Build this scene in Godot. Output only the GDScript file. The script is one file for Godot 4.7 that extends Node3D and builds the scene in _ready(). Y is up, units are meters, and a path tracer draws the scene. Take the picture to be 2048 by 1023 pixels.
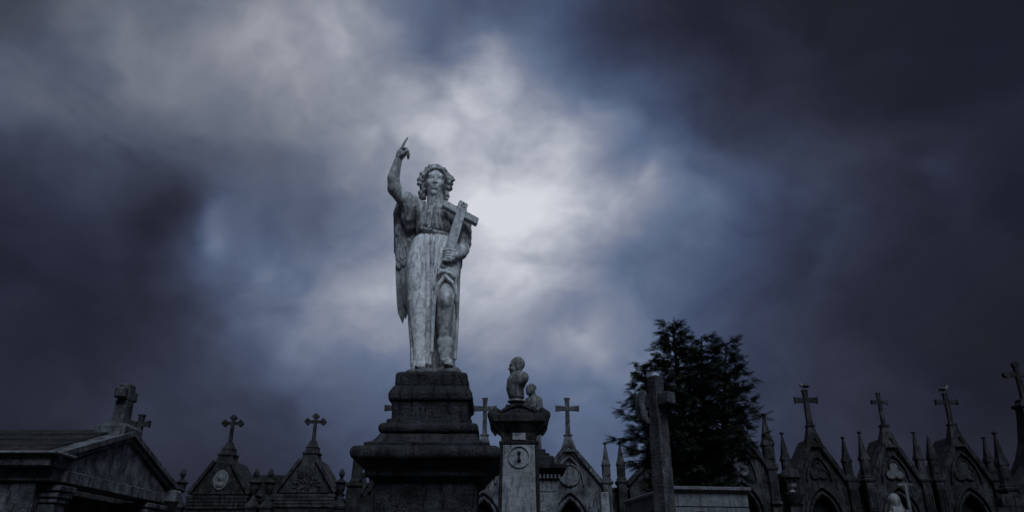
extends Node3D

# ------------------------------------------------------------------ small helpers
var rng := RandomNumberGenerator.new()
var taken := {}
var M := {}

func lin(r: float, g: float, b: float) -> Color:
	return Color(r, g, b).linear_to_srgb()

func numbered(called: String) -> String:
	if not taken.has(called):
		taken[called] = 0
		return called
	taken[called] += 1
	return "%s_%03d" % [called, taken[called]]

func thing(called: String, label: String, category: String, at := Vector3.ZERO, turn := 0.0, group := "") -> Node3D:
	var o := Node3D.new()
	o.name = numbered(called)
	add_child(o)
	o.position = at
	o.rotation.y = turn
	o.set_meta("label", label)
	o.set_meta("category", category)
	if group != "":
		o.set_meta("group", group)
	return o

func S() -> SurfaceTool:
	var st := SurfaceTool.new()
	st.begin(Mesh.PRIMITIVE_TRIANGLES)
	return st

func part(parent: Node, called: String, st: SurfaceTool, mat: Material, label := "") -> MeshInstance3D:
	var o := MeshInstance3D.new()
	o.name = called
	o.mesh = st.commit()
	o.material_override = mat
	o.cast_shadow = GeometryInstance3D.SHADOW_CASTING_SETTING_ON
	parent.add_child(o, true)
	if label != "":
		o.set_meta("label", label)
	return o

func tri(st: SurfaceTool, a: Vector3, b: Vector3, c: Vector3, hint: Vector3) -> void:
	var n := (c - a).cross(b - a)
	if n.length_squared() < 1e-14:
		return
	n = n.normalized()
	if n.dot(hint) < 0.0:
		n = -n
		var t := b
		b = c
		c = t
	st.set_normal(n)
	st.add_vertex(a)
	st.set_normal(n)
	st.add_vertex(b)
	st.set_normal(n)
	st.add_vertex(c)

func quad(st: SurfaceTool, a: Vector3, b: Vector3, c: Vector3, d: Vector3, hint: Vector3) -> void:
	tri(st, a, b, c, hint)
	tri(st, a, c, d, hint)

# box with chamfered edges
func cbox(st: SurfaceTool, center: Vector3, size: Vector3, ch := 0.01, xf := Transform3D.IDENTITY) -> void:
	var h := size * 0.5
	ch = minf(ch, minf(h.x, minf(h.y, h.z)) * 0.49)
	var cx := xf * center
	var v := func(s: Vector3, ax: int) -> Vector3:
		var p := Vector3(s.x * h.x, s.y * h.y, s.z * h.z)
		for i in 3:
			if i != ax:
				p[i] -= s[i] * ch
		return xf * (center + p)
	for ax in 3:
		var b := (ax + 1) % 3
		var c := (ax + 2) % 3
		for sg in [-1.0, 1.0]:
			var ps := []
			for q in [[-1, -1], [1, -1], [1, 1], [-1, 1]]:
				var s := Vector3.ZERO
				s[ax] = sg
				s[b] = q[0]
				s[c] = q[1]
				ps.append(v.call(s, ax))
			var mid: Vector3 = (ps[0] + ps[2]) * 0.5
			quad(st, ps[0], ps[1], ps[2], ps[3], mid - cx)
	for ax in 3:
		var b := (ax + 1) % 3
		var c := (ax + 2) % 3
		for q in [[-1, -1], [1, -1], [1, 1], [-1, 1]]:
			var s0 := Vector3.ZERO
			s0[ax] = -1
			s0[b] = q[0]
			s0[c] = q[1]
			var s1 := s0
			s1[ax] = 1
			var p: Vector3 = v.call(s0, b)
			quad(st, p, v.call(s1, b), v.call(s1, c), v.call(s0, c), (p + v.call(s1, c)) * 0.5 - cx)
	for x in [-1, 1]:
		for y in [-1, 1]:
			for z in [-1, 1]:
				var s := Vector3(x, y, z)
				tri(st, v.call(s, 0), v.call(s, 1), v.call(s, 2), xf.basis * s)

# polygon in xy pushed out from z0 to z1
func prism(st: SurfaceTool, poly: PackedVector2Array, z0: float, z1: float, xf := Transform3D.IDENTITY) -> void:
	var idx := Geometry2D.triangulate_polygon(poly)
	var bz := xf.basis.z
	for i in range(0, idx.size(), 3):
		var a := poly[idx[i]]
		var b := poly[idx[i + 1]]
		var c := poly[idx[i + 2]]
		tri(st, xf * Vector3(a.x, a.y, z1), xf * Vector3(b.x, b.y, z1), xf * Vector3(c.x, c.y, z1), bz)
		tri(st, xf * Vector3(a.x, a.y, z0), xf * Vector3(b.x, b.y, z0), xf * Vector3(c.x, c.y, z0), -bz)
	var cw := Geometry2D.is_polygon_clockwise(poly)
	for i in poly.size():
		var a := poly[i]
		var b := poly[(i + 1) % poly.size()]
		var n2 := Vector2(b.y - a.y, a.x - b.x)
		if cw:
			n2 = -n2
		quad(st, xf * Vector3(a.x, a.y, z0), xf * Vector3(b.x, b.y, z0), xf * Vector3(b.x, b.y, z1), xf * Vector3(a.x, a.y, z1), xf.basis * Vector3(n2.x, n2.y, 0))

# a flat moulding of width w along a line in xy, from z0 to z1
func band(st: SurfaceTool, pts: PackedVector2Array, w: float, z0: float, z1: float, closed := false, xf := Transform3D.IDENTITY) -> void:
	var n := pts.size()
	var inn := PackedVector2Array()
	var out := PackedVector2Array()
	for i in n:
		var a := pts[(i - 1 + n) % n] if (closed or i > 0) else pts[i]
		var b := pts[(i + 1) % n] if (closed or i < n - 1) else pts[i]
		var d0 := (pts[i] - a).normalized()
		var d1 := (b - pts[i]).normalized()
		if d0 == Vector2.ZERO:
			d0 = d1
		if d1 == Vector2.ZERO:
			d1 = d0
		var t := (d0 + d1).normalized()
		var m := Vector2(-t.y, t.x)
		var k := 1.0 / maxf(0.45, m.dot(Vector2(-d1.y, d1.x)))
		inn.append(pts[i] - m * w * 0.5 * k)
		out.append(pts[i] + m * w * 0.5 * k)
	for i in (n if closed else n - 1):
		var j := (i + 1) % n
		var a0 := Vector3(inn[i].x, inn[i].y, z0)
		var a1 := Vector3(inn[j].x, inn[j].y, z0)
		var b0 := Vector3(out[i].x, out[i].y, z0)
		var b1 := Vector3(out[j].x, out[j].y, z0)
		var up := Vector3(0, 0, z1 - z0)
		var side := xf.basis * ((b0 - a0) + (b1 - a1))
		quad(st, xf * (a0 + up), xf * (a1 + up), xf * (b1 + up), xf * (b0 + up), xf.basis * up)
		quad(st, xf * a0, xf * a1, xf * b1, xf * b0, -(xf.basis * up))
		quad(st, xf * b0, xf * b1, xf * (b1 + up), xf * (b0 + up), side)
		quad(st, xf * a0, xf * a1, xf * (a1 + up), xf * (a0 + up), -side)
		if not closed and i == 0:
			quad(st, xf * a0, xf * b0, xf * (b0 + up), xf * (a0 + up), xf.basis * (a0 - a1))
		if not closed and i == n - 2:
			quad(st, xf * a1, xf * b1, xf * (b1 + up), xf * (a1 + up), xf.basis * (a1 - a0))

# turned shape: profile of (radius, height)
func lathe(st: SurfaceTool, prof: Array, segs := 24, xf := Transform3D.IDENTITY, sx := 1.0, sz := 1.0) -> void:
	for i in prof.size() - 1:
		var p: Vector2 = prof[i]
		var q: Vector2 = prof[i + 1]
		var n2 := Vector2(q.y - p.y, p.x - q.x).normalized()
		for k in segs:
			var a0 := TAU * k / segs
			var a1 := TAU * (k + 1) / segs
			var c0 := Vector3(cos(a0) * sx, 0, sin(a0) * sz)
			var c1 := Vector3(cos(a1) * sx, 0, sin(a1) * sz)
			var up := Vector3.UP
			var vs := [c0 * p.x + up * p.y, c1 * p.x + up * p.y, c1 * q.x + up * q.y, c0 * q.x + up * q.y]
			var m0 := (xf.basis * (c0 * n2.x + up * n2.y)).normalized()
			var m1 := (xf.basis * (c1 * n2.x + up * n2.y)).normalized()
			var ns := [m0, m1, m1, m0]
			for t in ([[0, 1, 2], [0, 2, 3]]):
				var A: Vector3 = vs[t[0]]
				var B: Vector3 = vs[t[1]]
				var C: Vector3 = vs[t[2]]
				if (C - A).cross(B - A).length_squared() < 1e-14:
					continue
				var o := [t[0], t[1], t[2]]
				if (C - A).cross(B - A).dot(c0 * n2.x + up * n2.y) < 0.0:
					o = [t[0], t[2], t[1]]
				for j in o:
					st.set_normal(ns[j])
					st.add_vertex(xf * vs[j])

# moulding that runs round a rectangle: profile of (half width, height); worn a little by noise
func block(st: SurfaceTool, prof: Array, xf := Transform3D.IDENTITY, corner := 0.0, aspect := 1.0, nside := 1, wear := 0.0, seed_ := 0) -> void:
	var no := FastNoiseLite.new()
	no.seed = seed_
	no.frequency = 5.0
	no.fractal_octaves = 4
	var rings := []
	for p: Vector2 in prof:
		var ring := []
		var hx := p.x
		var hz := p.x * aspect
		var cr := minf(corner, minf(hx, hz) * 0.9)
		for s in 4:
			var ca := [[1, 1], [-1, 1], [-1, -1], [1, -1]][s] as Array
			var nb := [[-1, 1], [-1, -1], [1, -1], [1, 1]][s] as Array
			var cs := 3 if cr > 0.0 else 1
			for j in cs:
				var ang := PI * 0.5 * s + (PI * 0.5 * j / (cs - 1) if cs > 1 else 0.0)
				if cs > 1:
					ring.append(Vector3(ca[0] * (hx - cr) + cos(ang) * cr, p.y, ca[1] * (hz - cr) + sin(ang) * cr))
				else:
					ring.append(Vector3(ca[0] * hx, p.y, ca[1] * hz))
			var e0: Vector3 = ring[-1]
			var a1 := PI * 0.5 * (s + 1)
			var e1 := Vector3(nb[0] * (hx - cr) + cos(a1) * cr, p.y, nb[1] * (hz - cr) + sin(a1) * cr)
			for j in range(1, nside):
				ring.append(e0.lerp(e1, float(j) / nside))
		if wear > 0.0:
			for j in ring.size():
				var v: Vector3 = ring[j]
				var d := Vector3(v.x, 0, v.z).normalized()
				ring[j] = v + d * no.get_noise_3dv(v) * wear + Vector3(0, no.get_noise_3dv(v + Vector3(9, 3, 1)) * wear * 0.6, 0)
		rings.append(ring)
	for i in rings.size() - 1:
		var r0: Array = rings[i]
		var r1: Array = rings[i + 1]
		var n := r0.size()
		var pa: Vector2 = prof[i]
		var pb: Vector2 = prof[i + 1]
		var out := pb.y - pa.y
		var up := pa.x - pb.x
		for j in n:
			var k := (j + 1) % n
			var mid: Vector3 = (r0[j] + r0[k]) * 0.5
			var h := Vector3(mid.x, 0, mid.z).normalized() * out + Vector3(0, up, 0)
			quad(st, xf * (r0[j] as Vector3), xf * (r0[k] as Vector3), xf * (r1[k] as Vector3), xf * (r1[j] as Vector3), xf.basis * h)
	for e in [0, rings.size() - 1]:
		var r: Array = rings[e]
		if (prof[e] as Vector2).x < 0.002:
			continue
		var c := Vector3(0, (prof[e] as Vector2).y, 0)
		for j in r.size():
			tri(st, xf * c, xf * (r[j] as Vector3), xf * (r[(j + 1) % r.size()] as Vector3), xf.basis * Vector3(0, -1 if e == 0 else 1, 0))

# round bar through points with radii
func tube(st: SurfaceTool, pts: Array, rad: Array, segs := 8, xf := Transform3D.IDENTITY) -> void:
	var rings := []
	var nor := []
	var ref := Vector3.ZERO
	for i in pts.size():
		var d: Vector3 = (pts[mini(i + 1, pts.size() - 1)] - pts[maxi(i - 1, 0)]).normalized()
		if ref == Vector3.ZERO:
			ref = (Vector3.UP if absf(d.y) < 0.9 else Vector3.RIGHT).cross(d).normalized()
		ref = (ref - d * ref.dot(d)).normalized()
		var w := d.cross(ref)
		var ring := []
		var nr := []
		for k in segs:
			var a := TAU * k / segs
			var q := ref * cos(a) + w * sin(a)
			nr.append((xf.basis * q).normalized())
			ring.append(xf * (pts[i] + q * rad[i]))
		rings.append(ring)
		nor.append(nr)
	for i in pts.size() - 1:
		for k in segs:
			var l := (k + 1) % segs
			var v := [rings[i][k], rings[i][l], rings[i + 1][l], rings[i + 1][k]]
			var ns := [nor[i][k], nor[i][l], nor[i + 1][l], nor[i + 1][k]]
			for t in [[0, 1, 2], [0, 2, 3]]:
				var A: Vector3 = v[t[0]]
				var o: Array = t
				if (v[t[2]] - A).cross(v[t[1]] - A).dot(ns[t[0]]) < 0.0:
					o = [t[0], t[2], t[1]]
				for j in o:
					st.set_normal(ns[j])
					st.add_vertex(v[j])
	for e in [0, pts.size() - 1]:
		var c: Vector3 = xf * (pts[e] as Vector3)
		var h: Vector3 = xf.basis * ((pts[0] - pts[1]) if e == 0 else (pts[-1] - pts[-2]))
		for k in segs:
			tri(st, c, rings[e][k], rings[e][(k + 1) % segs], h)

func arch(w: float, y0: float, y1: float, n := 8) -> PackedVector2Array:
	var H := y1 - y0
	var c := (H * H - w * w) / (2.0 * w)
	var R := w + c
	var top := atan2(H, c)
	var pts := PackedVector2Array()
	for i in n + 1:
		var a := PI - top * i / n
		pts.append(Vector2(c + cos(a) * R, y0 + sin(a) * R))
	for i in range(n - 1, -1, -1):
		pts.append(Vector2(-pts[i].x, pts[i].y))
	return pts

func circle2(c: Vector2, r: float, n := 20, a0 := 0.0, a1 := TAU) -> PackedVector2Array:
	var p := PackedVector2Array()
	for i in n:
		var a := a0 + (a1 - a0) * i / (n if a1 - a0 > 6.28 else n - 1)
		p.append(c + Vector2(cos(a), sin(a)) * r)
	return p

func P2(a: Array) -> PackedVector2Array:
	var p := PackedVector2Array()
	for v in a:
		p.append(Vector2(v[0], v[1]))
	return p

# ------------------------------------------------------------------ carved shapes: distance field and surface nets
class Vol:
	var o: Vector3
	var c: float
	var nx: int
	var ny: int
	var nz: int
	var d: PackedFloat32Array
	var tmp: PackedFloat32Array
	var hit: PackedInt32Array
	var gather := false
	func _init(lo: Vector3, hi: Vector3, cell: float) -> void:
		o = lo
		c = cell
		nx = int((hi.x - lo.x) / cell) + 2
		ny = int((hi.y - lo.y) / cell) + 2
		nz = int((hi.z - lo.z) / cell) + 2
		d = PackedFloat32Array()
		d.resize(nx * ny * nz)
		d.fill(1.0)
		tmp = PackedFloat32Array()
		tmp.resize(d.size())
		tmp.fill(10.0)
	func put(i: int, v: float, k: float, cut: bool) -> void:
		var e := d[i]
		if cut:
			v = -v
			var h := maxf(k - absf(e - v), 0.0) / k
			d[i] = maxf(e, v) + h * h * k * 0.25
		else:
			var h := maxf(k - absf(e - v), 0.0) / k
			d[i] = minf(e, v) - h * h * k * 0.25
	# tapered capsule, flattened by fz along z
	func cone(a: Vector3, b: Vector3, ra: float, rb: float, k := 0.02, fz := 1.0, cut := false) -> void:
		var m := maxf(ra, rb) + k + 2.5 * c
		var mz := maxf(ra, rb) * fz + k + 2.5 * c
		var lo := Vector3(minf(a.x, b.x) - m, minf(a.y, b.y) - m, minf(a.z, b.z) - mz)
		var hi := Vector3(maxf(a.x, b.x) + m, maxf(a.y, b.y) + m, maxf(a.z, b.z) + mz)
		var i0 := maxi(0, int((lo.x - o.x) / c))
		var i1 := mini(nx - 1, int((hi.x - o.x) / c) + 1)
		var j0 := maxi(0, int((lo.y - o.y) / c))
		var j1 := mini(ny - 1, int((hi.y - o.y) / c) + 1)
		var k0 := maxi(0, int((lo.z - o.z) / c))
		var k1 := mini(nz - 1, int((hi.z - o.z) / c) + 1)
		var iz := 1.0 / fz
		var A := Vector3(a.x, a.y, a.z * iz)
		var B := Vector3(b.x, b.y, b.z * iz)
		var ab := B - A
		var il := 1.0 / maxf(ab.length_squared(), 1e-9)
		var dr := rb - ra
		var sc := minf(1.0, fz)
		var far := k + 3.0 * c
		for kk in range(k0, k1 + 1):
			var pz := (o.z + kk * c) * iz - A.z
			for jj in range(j0, j1 + 1):
				var py := o.y + jj * c - A.y
				var row := (kk * ny + jj) * nx
				var base := py * ab.y + pz * ab.z
				for ii in range(i0, i1 + 1):
					var px := o.x + ii * c - A.x
					var t := clampf((px * ab.x + base) * il, 0.0, 1.0)
					var qx := px - ab.x * t
					var qy := py - ab.y * t
					var qz := pz - ab.z * t
					var v := (sqrt(qx * qx + qy * qy + qz * qz) - ra - dr * t) * sc
					if v < far:
						if gather:
							var e := tmp[row + ii]
							if e > 9.0:
								hit.append(row + ii)
							if v < e:
								tmp[row + ii] = v
						else:
							put(row + ii, v, k, cut)
	func chain(p: Array, r: Array, k := 0.02, fz := 1.0, cut := false) -> void:
		gather = true
		hit = PackedInt32Array()
		for i in p.size() - 1:
			cone(p[i], p[i + 1], r[i], r[i + 1], k, fz, cut)
		gather = false
		for i in hit:
			put(i, tmp[i], k, cut)
			tmp[i] = 10.0
	func ell(ce: Vector3, r: Vector3, bs := Basis.IDENTITY, k := 0.02, cut := false) -> void:
		var rm := maxf(r.x, maxf(r.y, r.z)) + k + 2.5 * c
		var i0 := maxi(0, int((ce.x - rm - o.x) / c))
		var i1 := mini(nx - 1, int((ce.x + rm - o.x) / c) + 1)
		var j0 := maxi(0, int((ce.y - rm - o.y) / c))
		var j1 := mini(ny - 1, int((ce.y + rm - o.y) / c) + 1)
		var k0 := maxi(0, int((ce.z - rm - o.z) / c))
		var k1 := mini(nz - 1, int((ce.z + rm - o.z) / c) + 1)
		var inv := bs.inverse()
		var far := k + 3.0 * c
		for kk in range(k0, k1 + 1):
			for jj in range(j0, j1 + 1):
				var row := (kk * ny + jj) * nx
				for ii in range(i0, i1 + 1):
					var p := inv * (Vector3(o.x + ii * c, o.y + jj * c, o.z + kk * c) - ce)
					var q := p / r
					var l := q.length()
					var g := (q / r).length()
					var v := l * (l - 1.0) / maxf(g, 1e-6) if l > 1e-4 else -minf(r.x, minf(r.y, r.z))
					if v < far:
						put(row + ii, v, k, cut)
	func below(y: float) -> void:       # cut flat at height y
		for kk in nz:
			for jj in ny:
				var v := y - (o.y + jj * c)
				var row := (kk * ny + jj) * nx
				for ii in nx:
					d[row + ii] = maxf(d[row + ii], v)
	func rough(no: FastNoiseLite, amp: float) -> void:
		for kk in nz:
			for jj in ny:
				var row := (kk * ny + jj) * nx
				for ii in nx:
					if absf(d[row + ii]) < 0.05:
						d[row + ii] += no.get_noise_3d(o.x + ii * c, o.y + jj * c, o.z + kk * c) * amp
	func mesh(st: SurfaceTool, xf: Transform3D, tint: Callable) -> void:
		var id := PackedInt32Array()
		id.resize(d.size())
		id.fill(-1)
		var pos := PackedVector3Array()
		var nor := PackedVector3Array()
		var sx := 1
		var sy := nx
		var sz := nx * ny
		for kk in nz - 1:
			for jj in ny - 1:
				var row := kk * sz + jj * sy
				for ii in nx - 1:
					var i := row + ii
					var d0 := d[i]
					if d0 > 3.0 * c or d0 < -3.0 * c:
						continue
					var v := [d0, d[i + sx], d[i + sy], d[i + sx + sy], d[i + sz], d[i + sx + sz], d[i + sy + sz], d[i + sx + sy + sz]]
					var neg := 0
					for q in 8:
						if v[q] < 0.0:
							neg += 1
					if neg == 0 or neg == 8:
						continue
					var sum := Vector3.ZERO
					var cnt := 0
					for q in 8:
						for ax in 3:
							var b := 1 << ax
							if q & b:
								continue
							var e0: float = v[q]
							var e1: float = v[q | b]
							if (e0 < 0.0) != (e1 < 0.0):
								var p := Vector3(q & 1, (q >> 1) & 1, (q >> 2) & 1)
								p[ax] += e0 / (e0 - e1)
								sum += p
								cnt += 1
					var gq := Vector3(v[1] + v[3] + v[5] + v[7] - v[0] - v[2] - v[4] - v[6], v[2] + v[3] + v[6] + v[7] - v[0] - v[1] - v[4] - v[5], v[4] + v[5] + v[6] + v[7] - v[0] - v[1] - v[2] - v[3])
					id[i] = pos.size()
					pos.append(o + (Vector3(ii, jj, kk) + sum / cnt) * c)
					nor.append(gq.normalized())
		var tints := PackedColorArray()
		for i in pos.size():
			tints.append(tint.call(pos[i], nor[i]))
		for kk in range(1, nz - 1):
			for jj in range(1, ny - 1):
				var row := kk * sz + jj * sy
				for ii in range(1, nx - 1):
					var i := row + ii
					var d0 := d[i]
					if d0 > 3.0 * c or d0 < -3.0 * c:
						continue
					for ax in 3:
						var stp: int = [sx, sy, sz][ax]
						if (d0 < 0.0) == (d[i + stp] < 0.0):
							continue
						var u: int = [sy, sz, sx][ax]
						var w: int = [sz, sx, sy][ax]
						var a := id[i]
						var b := id[i - u]
						var e := id[i - u - w]
						var f := id[i - w]
						if a < 0 or b < 0 or e < 0 or f < 0:
							continue
						var o4 := [a, b, e, a, e, f]
						var fn := (pos[e] - pos[a]).cross(pos[b] - pos[a])
						if fn.dot(nor[a] + nor[e]) < 0.0:
							o4 = [a, e, b, a, f, e]
						for q in o4:
							st.set_normal((xf.basis * nor[q]).normalized())
							st.set_color(tints[q])
							st.add_vertex(xf * pos[q])

# ------------------------------------------------------------------ materials
func noise_img(seed_: int, freq: float, oct: int, size := 512, typ := FastNoiseLite.TYPE_SIMPLEX_SMOOTH) -> Image:
	var n := FastNoiseLite.new()
	n.seed = seed_
	n.noise_type = typ
	n.frequency = freq
	n.fractal_octaves = oct
	n.fractal_gain = 0.55
	return n.get_seamless_image(size, size)

func make_textures() -> void:
	# stone: blotches, fine grain, dark streaks that run down, lichen spots
	var blot := noise_img(3, 0.008, 5)
	var grain := noise_img(11, 0.11, 3)
	var lich := noise_img(23, 0.03, 4)
	var strk := noise_img(31, 0.035, 4)
	strk.resize(512, 2048, Image.INTERPOLATE_BILINEAR)
	var stone := Image.create(512, 512, false, Image.FORMAT_RGB8)
	var marble := Image.create(512, 512, false, Image.FORMAT_RGB8)
	var hgt := Image.create(512, 512, false, Image.FORMAT_L8)
	for y in 512:
		for x in 512:
			var b := blot.get_pixel(x, y).r
			var g := grain.get_pixel(x, y).r
			var l := lich.get_pixel(x, y).r
			var s := strk.get_pixel(x, y).r
			var v := 0.72 + 0.7 * (b - 0.5) + 0.5 * (g - 0.5)
			var sp := smoothstep(0.62, 0.72, l)
			var cl := Color(v, v, v * 1.0)
			cl = cl.lerp(Color(0.85, 0.87, 0.80), sp * 0.4)
			cl = cl.lerp(Color(0.27, 0.27, 0.27), smoothstep(0.55, 0.75, s) * 0.6)
			stone.set_pixel(x, y, Color(clampf(cl.r, 0.05, 1), clampf(cl.g, 0.05, 1), clampf(cl.b, 0.05, 1)))
			var w := 0.90 + 0.35 * (b - 0.5) + 0.28 * (g - 0.5)
			var cm := Color(w, w, w)
			cm = cm.lerp(Color(0.33, 0.33, 0.34), smoothstep(0.53, 0.75, s) * 0.42)
			cm = cm.lerp(Color(0.55, 0.55, 0.53), smoothstep(0.55, 0.75, l) * 0.35)
			marble.set_pixel(x, y, Color(clampf(cm.r, 0, 1), clampf(cm.g, 0, 1), clampf(cm.b, 0, 1)))
			hgt.set_pixel(x, y, Color(0.5 + 0.7 * (g - 0.5) + 0.6 * (l - 0.5), 0, 0))
	M.stone_tex = ImageTexture.create_from_image(stone)
	M.marble_tex = ImageTexture.create_from_image(marble)
	var nm := hgt.duplicate() as Image
	nm.convert(Image.FORMAT_RGBA8)
	nm.bump_map_to_normal_map(5.0)
	M.bump_tex = ImageTexture.create_from_image(nm)

func stone_mat(r: float, g: float, b: float, tex: Texture2D, scale := 0.7, rough := 0.85, bump := 0.7, offset := 0.0) -> StandardMaterial3D:
	var m := StandardMaterial3D.new()
	m.albedo_color = lin(r, g, b)
	m.albedo_texture = tex
	m.roughness = rough
	m.metallic_specular = 0.3
	m.uv1_triplanar = true
	m.uv1_world_triplanar = true
	m.uv1_scale = Vector3.ONE * scale
	m.uv1_offset = Vector3.ONE * offset
	m.normal_enabled = true
	m.normal_texture = M.bump_tex
	m.normal_scale = bump
	return m

func plain(r: float, g: float, b: float, rough := 0.9) -> StandardMaterial3D:
	var m := StandardMaterial3D.new()
	m.albedo_color = lin(r, g, b)
	m.roughness = rough
	m.metallic_specular = 0.25
	return m

# ------------------------------------------------------------------ sky
func sky_image() -> Image:
	# brightness of the cloud masses, every 4 degrees of compass (-42..42) and of height (2..46)
	var G := [
		[38, 38, 38, 41, 46, 42, 42, 49, 62, 75, 87, 92, 89, 81, 68, 55, 47, 42, 40, 38, 38, 38],
		[40, 39, 39, 44, 47, 43, 44, 51, 64, 77, 89, 94, 92, 84, 71, 58, 49, 43, 41, 39, 39, 40],
		[38, 38, 39, 45, 50, 51, 54, 63, 75, 88, 101, 108, 104, 91, 78, 64, 53, 46, 41, 38, 38, 37],
		[38, 38, 39, 42, 47, 57, 72, 90, 106, 111, 118, 127, 128, 105, 86, 68, 54, 45, 39, 34, 32, 31],
		[42, 41, 41, 43, 49, 68, 96, 124, 147, 151, 141, 132, 125, 108, 84, 65, 52, 43, 37, 34, 32, 33],
		[54, 50, 53, 50, 54, 80, 98, 114, 137, 172, 177, 162, 134, 110, 89, 70, 56, 47, 39, 40, 33, 34],
		[72, 66, 67, 66, 68, 86, 95, 105, 126, 174, 198, 194, 166, 133, 103, 80, 64, 50, 43, 42, 38, 37],
		[87, 87, 92, 93, 95, 101, 107, 122, 143, 173, 187, 181, 155, 114, 84, 65, 55, 47, 41, 37, 36, 35],
		[72, 90, 102, 110, 117, 124, 133, 143, 154, 169, 170, 154, 123, 91, 68, 52, 46, 41, 37, 35, 32, 29],
		[74, 90, 97, 110, 122, 132, 142, 140, 131, 117, 119, 106, 79, 57, 46, 41, 39, 36, 33, 33, 31, 29],
		[80, 93, 100, 113, 123, 130, 134, 123, 108, 92, 87, 80, 71, 56, 45, 39, 37, 35, 33, 33, 32, 30],
		[87, 95, 105, 117, 125, 131, 132, 121, 106, 91, 87, 80, 71, 58, 46, 40, 37, 36, 33, 33, 32, 31]]
	var gi := Image.create(22, 12, false, Image.FORMAT_RF)
	for j in 12:
		for i in 22:
			gi.set_pixel(i, j, Color(G[j][i] / 255.0, 0, 0))
	gi.resize(22 * 16, 12 * 16, Image.INTERPOLATE_CUBIC)
	# single puffs and gaps: compass, height, strength, size in degrees
	var puffs := [[10.8, 28.3, 0.07, 1.2], [-22.1, 21.6, 0.11, 1.1], [-23.1, 23.5, 0.07, 1.1], [4.8, 16.3, 0.09, 1.8], [-1.1, 37.2, 0.07, 2.0], [-5.0, 35.7, 0.07, 1.6], [-0.6, 27.4, 0.07, 2.5], [-13.4, 20.7, 0.06, 2.1], [-15.3, 25.4, -0.05, 2.5], [8.4, 21.0, -0.05, 2.8], [-18.7, 18.4, 0.05, 1.4], [-26.9, 23.4, -0.05, 2.8], [6.5, 14.3, 0.05, 1.2], [32.9, 24.5, 0.025, 1.4], [-16.5, 17.1, 0.06, 2.1], [3.0, 33.0, 0.06, 2.1], [-7.7, 38.6, -0.04, 2.1]]
	var wa := FastNoiseLite.new()
	wa.seed = 5
	wa.frequency = 2.6
	wa.fractal_octaves = 5
	wa.fractal_gain = 0.52
	var wb := wa.duplicate() as FastNoiseLite
	wb.seed = 77
	var de := FastNoiseLite.new()
	de.seed = 41
	de.frequency = 5.0
	de.fractal_octaves = 6
	de.fractal_gain = 0.55
	var big := FastNoiseLite.new()
	big.seed = 9
	big.frequency = 1.1
	big.fractal_octaves = 4
	var ramp := Gradient.new()
	ramp.offsets = PackedFloat32Array([0.0, 0.13, 0.2, 0.31, 0.43, 0.55, 0.67, 0.85])
	ramp.colors = PackedColorArray([Color(0.08, 0.09, 0.12), Color(0.118, 0.128, 0.178), Color(0.178, 0.196, 0.27), Color(0.262, 0.312, 0.425), Color(0.366, 0.424, 0.535), Color(0.516, 0.545, 0.622), Color(0.64, 0.66, 0.715), Color(0.83, 0.84, 0.875)])
	var shade := func(az: float, el: float) -> Color:
		var a := deg_to_rad(az)
		var e := deg_to_rad(el)
		var p := Vector3(sin(a) * cos(e), sin(e) * 1.35, -cos(a) * cos(e))
		var w1: float = wa.get_noise_3dv(p)
		var w2: float = wb.get_noise_3dv(p)
		var dn: float = de.get_noise_3dv(p + Vector3(w2, w1, w2) * 0.12)
		var x := (az + w1 * 4.5 + 42.0) / 4.0
		var y := (el + w2 * 3.0 - 2.0) / 4.0
		var gx := clampi(int((x + 0.5) * 16.0), 0, 351)
		var gy := clampi(int((y + 0.5) * 16.0), 0, 191)
		var l: float = gi.get_pixel(gx, gy).r
		if absf(az) < 42.0 and el < 46.0:
			var qa := az + w1 * 2.6 + dn * 1.6
			var qe := el + w2 * 2.0 - dn * 1.2
			for f: Array in puffs:
				var dx: float = qa - f[0]
				var dy: float = qe - f[1]
				var dd: float = (dx * dx + dy * dy) / (f[3] * f[3])
				if dd < 5.0:
					l += f[2] * exp(-dd)
		var far := maxf(smoothstep(42.0, 60.0, absf(az)), smoothstep(46.0, 66.0, el))
		if far > 0.0:
			var o: float = 0.155 + 0.26 * smoothstep(12.0, 50.0, el) + (0.10 + 0.3 * smoothstep(14.0, 40.0, el)) * big.get_noise_3dv(p) + 0.05 * w1
			l = lerpf(l, clampf(o, 0.13, 0.62), far)
		l *= 1.0 + 0.24 * dn
		l *= 1.0 + 0.13 * smoothstep(0.5, 0.72, l)
		var cl := ramp.sample(clampf(l, 0.05, 0.85))
		# warm grey cloud against blue gaps
		var tintn := clampf(0.5 + 1.3 * w2 + 0.6 * dn, 0.0, 1.0)
		var grey := (cl.r + cl.g + cl.b) / 3.0
		cl = cl.lerp(Color(grey, grey, grey * 1.04), 0.2 * tintn + 0.4 * smoothstep(-4.0, -22.0, az) * smoothstep(20.0, 31.0, el))
		return cl.srgb_to_linear()
	var W := 2048
	var img := Image.create(512, 256, false, Image.FORMAT_RGBF)
	var low := Color(0.012, 0.013, 0.017)
	for j in 256:
		var el := 90.0 - (j + 0.5) / 256.0 * 180.0
		for i in 512:
			if el < -1.0:
				img.set_pixel(i, j, low)
				continue
			var az := (i + 0.5) / 512.0 * 360.0
			if az > 180.0:
				az -= 360.0
			img.set_pixel(i, j, shade.call(az, el))
	img.resize(W, W / 2, Image.INTERPOLATE_CUBIC)
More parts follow.
